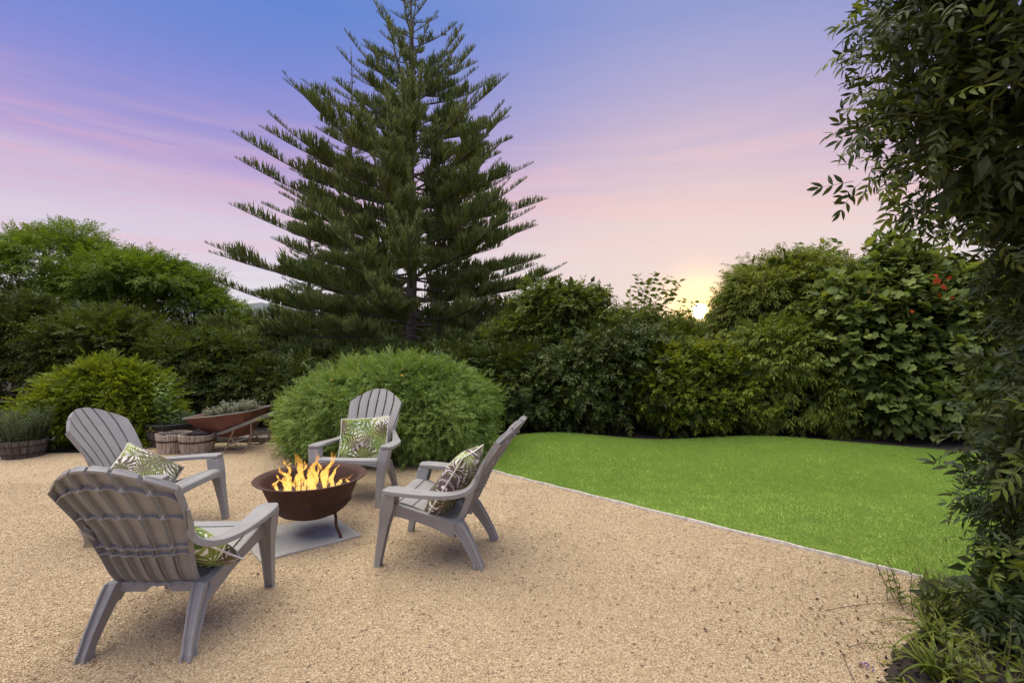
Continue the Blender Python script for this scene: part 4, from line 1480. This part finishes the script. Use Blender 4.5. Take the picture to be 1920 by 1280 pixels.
limb_tree('hedge_shrub', (1.75, 7.95, 0), 'dark shrub with hanging leaves low behind the lawn, left of the hedge',
          [(0, 0, .85, .95, .6, .75), (-.7, .1, .7, .7, .6, .6), (.5, 0, .9, .7, .5, .6), (-1.5, .1, .5, .7, .5, .5)],
          M['darkleaf'], T_ov, .17, 330, .2, 12, .05, 'shrub', HG, .8, 82, core=.16, inner=0, zmin=-.8, droop=.6, up=.3)
limb_tree('hedge_shrub', (2.45, 9.7, 0), 'mid green shrub below the tall leaning stems left of the sun',
          [(0, 0, 1.2, 1.1, .8, .75), (-.7, 0, 1.3, .8, .7, .62), (.8, 0, 1.15, .8, .7, .65), (1.3, 0, 1.0, .7, .6, .6)],
          M['olive'], T_lan, .17, 420, .2, 13, .05, 'shrub', HG, .7, 83, core=.16, inner=.1, zmin=-.7)
limb_tree('hedge_shrub', (2.95, 7.62, 0), 'low yellow green shrub with bright new leaves in front of the hedge',
          [(0, 0, .62, .9, .5, .6), (.6, .05, .55, .7, .5, .5), (-.5, .1, .75, .55, .45, .5), (.2, .1, 1.0, .5, .4, .35)],
          M['lime'], T_ov, .115, 420, .16, 12, .04, 'shrub', HG, .8, 84, core=.14, inner=0, zmin=-.8)
limb_tree('hedge_tree', (5.02, 8.9, 0), 'domed tree of small narrow leaves immediately right of the sun',
          [(0, 0, 2.0, 1.15, .9, .95), (-.55, -.1, 1.95, .72, .7, .70), (.6, 0, 2.1, .85, .8, .80), (.1, 0, 2.45, .75, .6, .50), (.8, 0, 1.4, .9, .7, .8), (.75, .1, 2.75, .30, .3, .28)],
          M['olive'], T_lan, .15, 620, .20, 13, .09, 'tree', HG, .8, 85, inner=.12, zmin=-.6, core=.15, droop=.3, trunks=[(-.2, 0), (.5, .1)])
limb_tree('hedge_shrub', (4.35, 7.72, 0), 'deep green shrub of drooping leaves below the domed tree',
          [(0, 0, .75, .95, .5, .72), (.8, .05, .8, .8, .5, .75), (-.3, .1, 1.15, .6, .45, .5), (.5, .1, 1.3, .7, .45, .45)],
          M['midleaf'], T_lan, .16, 430, .18, 13, .05, 'shrub', HG, .8, 86, core=.14, inner=0, zmin=-.8, droop=.5)

# fig: large lobed leaves, the biggest showing ones are parts
fig = limb_tree('fig_tree', (6.25, 7.5, 0), 'large leaved fig tree with a few red leaves at the right end of the hedge',
                [(0, 0, 1.5, 1.0, .7, 1.1), (-.7, 0, 1.35, .8, .6, 1.0), (.8, -.2, 1.4, .8, .6, 1.1), (-.25, 0, 2.35, .55, .5, .45), (.6, 0, 2.2, .6, .5, .4), (-.9, .1, 2.1, .5, .4, .4), (-.35, 0, 2.85, .24, .22, .22), (0, -.2, .6, 1.3, .5, .6)],
                M['fig'], T_lobed(), .135, 1050, .18, 6, .07, 'tree', None, .8, 87, core=.17, inner=0, zmin=-.7, droop=.25, up=.55)
rng = np.random.default_rng(5)
FL_ = [(0, 0, 1.5, 1.0, .7, 1.1), (-.7, 0, 1.35, .8, .6, 1.0), (.8, -.2, 1.4, .8, .6, 1.1), (-.25, 0, 2.35, .55, .5, .45), (0, -.2, .6, 1.3, .5, .6), (.6, 0, 2.2, .6, .5, .4)]
tv, tf = T_lobed()
fme = mesh_np('leaf', tv, tf); fme.materials.append(M['fig'])
cnt = 0
while cnt < 290:
    l = FL_[rng.integers(len(FL_))]
    u = norm(rng.normal(size=3))
    if u[1] > .15 or u[2] < -.6: continue
    p = np.array(l[:3])+u*np.array(l[3:6])*rng.uniform(1.0, 1.08)
    if any((((p-np.array(q[:3]))/np.array(q[3:6]))**2).sum() < .93 for q in FL_) or p[2] < .08: continue
    d = norm(u*.6+np.array([0, 0, -.45])+rng.normal(size=3)*.4)
    nn = norm(np.array([0, 0, .7])+u*.6+rng.normal(size=3)*.3)
    Yv = Vector(d); Xv = Yv.cross(Vector(nn)).normalized(); Zv = Xv.cross(Yv)
    lf = bpy.data.objects.new('leaf', fme); link(lf, fig)
    Mx = Matrix((Xv, Yv, Zv)).transposed().to_4x4()
    lf.matrix_local = Matrix.Translation(p) @ Mx @ Matrix.Scale(float(rng.uniform(.11, .165)), 4)
    cnt += 1
rme = mesh_np('leaf', tv, tf); rme.materials.append(M['redleaf'])
for k, (x, y, z) in enumerate(((.28, -.55, 2.10), (.36, -.58, 2.02), (.30, -.6, 1.92), (.42, -.6, 2.16), (.22, -.6, 2.20), (-.62, -.50, 1.98), (.45, -.6, 1.88), (.86, -.55, 1.95), (-.1, -.62, 1.70), (.95, -.6, 2.1))):
    lf = bpy.data.objects.new('leaf', rme); link(lf, fig)
    lf['label'] = 'red autumn leaf'
    lf.location = (x-.56, y-.16, z+.16); s_ = (.10 if k < 3 else .06); lf.scale = (s_, s_, s_)
    lf.rotation_euler = (R(random.uniform(50, 110)), random.uniform(-.6, .6), random.uniform(-1, 1))


# tall leaning stems sticking out of the hedge left of the sun
def whips(name, loc, stems, label, mat, lsize, seed):
    rng = np.random.default_rng(seed)
    root = empty(name, loc)
    tag(root, label, 'shrub', HG)
    mb = MB(); P = []; D = []
    for (x0, z0, x1, z1, n) in stems:
        a = Vector((x0, 0, z0)); b = Vector((x1, rng.uniform(-.15, .15), z1))
        pts = catmull([Vector((0, 0, 0)), a, a.lerp(b, .5)+Vector((0, 0, .03)), b], 5)
        mb.tube(pts, [max(.003, .012*(1-i/len(pts))) for i in range(len(pts))], 5)
        for i in range(n):
            f = 7+(len(pts)-8)*i/n
            p = pts[int(f)].lerp(pts[min(int(f)+1, len(pts)-1)], f-int(f))
            sd = 1 if i % 2 else -1
            P.append(tuple(p)); D.append((sd*rng.uniform(.4, 1)+.2, rng.uniform(-.5, .5), rng.uniform(-.3, .5)))
    mb.build('stem', M['darkbark'], root)['kind'] = 'stuff'
    P = np.array(P); D = np.array(D)
    me = cloud_mesh('foliage', T_leaf(.27, .06, .2), P, D, norm(rng.normal(size=P.shape)*.6+np.array([0, -.6, .6])), lsize*rng.uniform(.7, 1.2, len(P)))
    f = mobj('foliage', me, mat, root); f['kind'] = 'stuff'
    return root

whips('tall_shrub', (2.35, 9.2, 0), [(.05, 1.6, .05, 2.75, 24), (.10, 1.6, .36, 2.80, 26), (.15, 1.6, .60, 2.72, 26), (.12, 1.6, .86, 2.62, 28), (-.1, 1.6, -.08, 2.55, 16), (.0, 1.5, .20, 2.60, 22), (.25, 1.5, .75, 2.45, 22)],
      'tall leaning leafy stems rising above the hedge left of the sun', M['olive'], .14, 1)
whips('tall_shrub', (3.0, 9.0, 0), [(.05, 1.5, .15, 2.28, 16), (.10, 1.5, .36, 2.22, 18), (-.1, 1.5, -.05, 2.1, 12)],
      'shorter leafy stems rising directly left of the sun', M['olive'], .125, 2)
whips('tall_shrub', (.75, 9.1, 0), [(.0, 1.9, .15, 2.50, 14), (.2, 1.9, .45, 2.48, 14), (-.3, 1.8, -.30, 2.42, 12), (.5, 1.7, .85, 2.25, 14)],
      'loose leafy shoots on top of the broad leaved shrub beside the pine', M['freshleaf'], .12, 4)
whips('tall_shrub', (5.55, 8.6, 0), [(.0, 2.6, .05, 3.35, 16), (.15, 2.6, .34, 3.3, 16), (-.4, 2.6, -.5, 3.22, 14), (.8, 2.6, .95, 3.45, 16), (1.05, 2.6, 1.2, 3.35, 16), (1.5, 2.5, 1.7, 3.2, 14)],
      'loose leafy shoots standing above the dome and the fig tree', M['fig'], .15, 5)
whips('tall_shrub', (1.55, 9.2, 0), [(.0, 1.4, .12, 2.15, 12), (-.1, 1.4, .0, 1.95, 10), (-.7, 1.6, -.72, 2.60, 9), (-.5, 1.6, -.45, 2.68, 9)],
      'thin single stems poking up beside the pine', M['lime'], .095, 3)

# ------------------------------------------------------------------ climber in the right foreground
vine = empty('climbing_vine', (2.92, 2.38, 0))
tag(vine, 'dense dark green climber with pointed leaflets covering its support at the right edge', 'climber')
lum = [(0.18, 0, .35, .72, .55, .5), (0.20, .05, .85, .66, .55, .5), (.22, 0, 1.3, .60, .5, .5), (.26, 0, 1.75, .60, .5, .48), (.10, 0, 2.15, .70, .52, .45), (-.18, 0, 2.55, .90, .55, .45), (-.22, 0, 3.0, .92, .55, .45), (-.22, 0, 3.4, .9, .55, .4), (-.24, -.05, .10, .45, .40, .20), (-.16, -.45, .10, .45, .35, .20)]
TF = T_leaf_fine(.15, .05, .30)
TVs = [T_sprig(TF, 3, .46, 55, .010, jit=18, tape=.25, seed=s) for s in (11, 12, 13)]
TV2 = T_sprig(TF, 4, .42, 52, .009, jit=14, tape=.25, seed=14)
# support post hidden in the middle
MB().box((.35, .1, 1.8), (.10, .10, 3.6)).build('post', M['darkbark'], vine)
mb = MB()
rr = random.Random(8)
for k in range(60):
    l = lum[rr.randrange(8)]; l2 = lum[min(lum.index(l)+1, 7)]
    def sp_(l):
        a = rr.uniform(PI*.5, PI*1.6)
        return Vector((l[0]+math.cos(a)*l[3]*rr.uniform(.5, .95), l[1]+math.sin(a)*l[4]*rr.uniform(.5, .95), l[2]+rr.uniform(-.2, .2)))
    a, b = sp_(l), sp_(l2)
    mb.tube(catmull([a, a.lerp(b, .4)+Vector((rr.uniform(-.1, .1), rr.uniform(-.1, .1), 0)), b], 5), [rr.uniform(.002, .006)]*11, 5)
tag(mb.build('stem', M['vinestem'], vine, smooth=True), kind='stuff')
crown_obj('foliage', M['vine'], vine, TVs[0], .135, lumps=lum, nclump=300, rc=.11, per=6, outward=.45, up=.5, rand=.9, zmin=-.9, lo=.86, hi=1.05, droop=.45, seed=91)
crown_obj('foliage', M['vine'], vine, TVs[1], .12, lumps=lum, nclump=260, rc=.11, per=6, outward=.4, up=.3, rand=1.1, zmin=-.9, lo=.80, hi=1.0, droop=.5, seed=92)
crown_obj('inner_foliage', M['vine'], vine, T_leaf(.22), .085, lumps=[(a+.06, b, c_, d*.90, e*.85, f) for a, b, c_, d, e, f in lum], nclump=1500, rc=.13, per=15, zmin=-.9, seed=93)
crown_obj('inner_foliage', M['vine'], vine, T_leaf(.26), .12, lumps=[(a+.12, b+.05, c_, d*.66, e*.6, f) for a, b, c_, d, e, f in lum], nclump=750, rc=.16, per=14, zmin=-.95, lo=.7, hi=1.0, seed=94)
# the compound leaves that show largest: one object each
vm = []
for k, (T_, mt) in enumerate([(TVs[0], 'vine'), (TVs[1], 'vine'), (TVs[2], 'vine'), (TV2, 'vine'), (TVs[2], 'vinelight'), (TV2, 'vinelight')]):
    me = mesh_np('leaf', *T_); me.materials.append(M[mt]); vm.append(me)
rng = np.random.default_rng(77)
LV = [np.array(l) for l in lum]
cnt = 0
def put_leaf(p, d, nn, s, me, parent):
    Yv = Vector(d).normalized(); Xv = Yv.cross(Vector(nn)).normalized(); Zv = Xv.cross(Yv)
    lf = bpy.data.objects.new('leaf', me); link(lf, parent)
    lf.matrix_local = Matrix.Translation(p) @ Matrix((Xv, Yv, Zv)).transposed().to_4x4() @ Matrix.Scale(float(s), 4)
    return lf
while cnt < 250:
    l = LV[rng.integers(len(LV))]
    u = norm(rng.normal(size=3))
    if u[1] > .35 or u[0] > .1: continue
    p = l[:3]+u*l[3:6]*rng.uniform(.98, 1.10)
    if p[2] > 3.3 or any((((p-q[:3])/q[3:6])**2).sum() < .90 for q in LV): continue
    d = norm(u*.55+np.array([0, 0, rng.uniform(-.8, .2)])+rng.normal(size=3)*.4)
    nn = norm(np.array([0, -.2, .7])+u*.5+rng.normal(size=3)*.4)
    put_leaf(p, d, nn, rng.uniform(.11, .17), vm[rng.integers(4) if rng.random() < .7 else 4+rng.integers(2)], vine)
    cnt += 1
# long shoots reaching out to the left at the top, with compound leaves along them
shoots = [((-.95, -.05, 2.55), (-1.20, -.10, 2.52), 7), ((-.90, .0, 2.30), (-1.16, -.05, 2.28), 6), ((-.85, .05, 2.42), (-1.02, .0, 2.20), 5), ((-.95, 0, 2.95), (-1.08, 0, 3.02), 5),
          ((-.60, .0, 2.1), (-.80, -.05, 2.02), 4), ((-.36, -.2, 1.72), (-.58, -.3, 1.68), 4), ((-.42, -.3, 1.05), (-.66, -.35, 1.12), 5), ((-.45, -.2, .55), (-.64, -.2, .50), 5), ((-.42, -.2, .80), (-.62, -.2, .90), 4), ((-1.0, 0, 2.75), (-1.12, 0, 2.68), 5)]
stm = MB()
for a, b, n in shoots:
    a = Vector(a); b = Vector(b); base = Vector((0, a.y, a.z-.1))
    pts = catmull([base, a, b], 6)
    stm.tube(pts, [.003]*len(pts), 4)
    for i in range(n):
        if cnt >= 298: break
        f = 3+(len(pts)-4)*i/(n-1)
        p = pts[int(f)]
        d = (b-a).normalized()*.5+Vector((rng.uniform(-.3, .1), rng.uniform(-.3, .3), (-1)**i*.5-.25))
        put_leaf(p, d, (rng.uniform(-.3, .3), -.5, .8), rng.uniform(.11, .15), vm[4+rng.integers(2)], vine)
        cnt += 1
tag(stm.build('shoot', M['vinestem'], vine, smooth=True), kind='stuff')
# dry brown leaves caught in it
dm = mesh_np('dry_leaf', *T_leaf_fine(.2, .12, .4)); dm.materials.append(M['drybrown'])
for k, (x, y, z) in enumerate(((-.55, -.45, 2.72), (-.50, -.47, 2.66), (-.58, -.46, 2.60), (-.45, -.5, 2.88), (-.4, -.5, 2.64), (-.52, -.4, 1.98), (-.36, -.52, 2.70))):
    lf = bpy.data.objects.new('dry_leaf', dm); link(lf, vine)
    lf.location = (x, y, z); lf.scale = (.07, .07, .07); lf.rotation_euler = (random.uniform(0, 3), random.uniform(0, 3), random.uniform(0, 3))

# ------------------------------------------------------------------ strap leaved clumps
def strap_clump(loc, n, L, label, seed, bias=(-.3, -.1)):
    rr = random.Random(seed)
    root = empty('strap_leaf_plant', loc)
    tag(root, label, 'plant', 'strap leaved plants on the soil border')
    for k in range(n):
        a = rr.uniform(0, 2*PI); ln = L*rr.uniform(.55, 1.15)
        dx, dy = math.cos(a)+bias[0], math.sin(a)+bias[1]
        arch = rr.uniform(.4, .95)
        rings = []
        m_ = 9; wd = rr.uniform(.0045, .008)
        bx, by = rr.uniform(-.05, .05), rr.uniform(-.05, .05)
        hl = Vector((dx, dy)).length or 1
        ux, uy = dx/hl, dy/hl
        for i in range(m_+1):
            t_ = i/m_
            rad = ln*arch*t_*.8
            z = ln*(t_*(1.15-arch*.4)-.95*arch*t_*t_)*.85
            w_ = wd*(1-t_**2.5)+.0006
            px, py = -uy*w_, ux*w_
            c_ = (bx+ux*rad, by+uy*rad, max(z, .006))
            rings.append([(c_[0]-px, c_[1]-py, c_[2]+w_*.5), (c_[0], c_[1], c_[2]), (c_[0]+px, c_[1]+py, c_[2]+w_*.5), (c_[0], c_[1], c_[2]-.0008)])
        MB().loft(rings).build('leaf', M['strap'], root, recalc=False)
    return root
strap_clump((1.86, 2.12, 0), 46, .34, 'arching yellow green strap leaved clump at the bottom right corner', 1)
strap_clump((2.08, 2.34, 0), 40, .32, 'strap leaved clump just behind the corner one, under the climber', 2)
strap_clump((1.66, 1.98, 0), 22, .24, 'small strap leaved clump nearest the gravel edge', 3)
strap_clump((1.60, 1.92, 0), 30, .20, 'low strap leaved clump at the very bottom of the soil border', 6)
strap_clump((2.22, 2.52, 0), 30, .26, 'strap leaved clump between the small weed and the climber, short of the lawn corner', 5)
strap_clump((2.42, 2.74, 0), 26, .26, 'strap leaved clump where the lawn edging meets the climber', 4)

# low weeds and leafy trailers at the foot of the climber
stalk_plant('weed_plant', (2.25, 2.65, 0), 26, .28, .16, T_leaf(.2), M['vinelight'], .06, 'leafy weed at the foot of the climber beside the lawn', step=.03, lean=.5, seed=15)
stalk_plant('weed_plant', (2.05, 2.05, 0), 26, .26, .18, T_leaf(.22), M['vinelight'], .06, 'leafy weed among the strap leaves in the corner', step=.03, lean=.5, seed=16)
stalk_plant('weed_plant', (1.72, 2.24, 0), 6, .08, .10, T_leaf(.2), M['strap'], .03, 'tiny weed on the border between gravel and soil', step=.02, lean=.6, seed=17)

# litter on the gravel
rng = np.random.default_rng(12)
P = np.vstack([np.c_[rng.normal(1.75, .35, 150), rng.normal(2.5, .28, 150)], np.c_[rng.uniform(-3, 2.2, 90), rng.uniform(2, 5.5, 90)]])
P = P[inside(GRAVEL, P)]
P = np.c_[P, np.full(len(P), .007)]
D = norm(np.c_[rng.normal(size=(len(P), 2)), np.zeros(len(P))+.05])
me = cloud_mesh('leaf_litter', T_leaf(.28, .15, -.1), P, D, norm(np.array([0, 0, 1.])+rng.normal(size=P.shape)*.35), rng.uniform(.010, .026, len(P)))
tag(mobj('leaf_litter', me, M['drybrown']), 'small dry brown leaves and crumbs scattered on the gravel', 'leaf litter', kind='stuff')
mb = MB()
for a, b in (((1.70, 2.62), (2.16, 2.70)), ((1.60, 2.30), (1.76, 2.33)), ((1.45, 2.02), (1.55, 2.28))):
    mb = MB()
    mb.tube(catmull([(a[0], a[1], .006), ((a[0]+b[0])/2, (a[1]+b[1])/2+.012, .009), (b[0], b[1], .006)], 4), .0014, 5)
    tg = mb.build('twig', M['darkbark'])
    tag(tg, {1.70: 'long thin dry twig lying on the gravel towards the lawn edging', 1.60: 'short dry twig on the gravel beside the strap leaves', 1.45: 'thin dry twig pointing away at the bottom right of the gravel'}[a[0]], 'twig', 'twigs on the gravel')
mb = MB()
for k in range(10):
    mb.box((1.60+random.uniform(-.03, .03), 2.16+random.uniform(-.03, .03), .012), (.008, .006, .004), Matrix.Rotation(random.uniform(0, 3), 3, 'Z'))
tag(mb.build('fallen_petals', M['purpleflower']), 'few fallen purple petals on the gravel by the strap leaves', 'petals', kind='stuff')
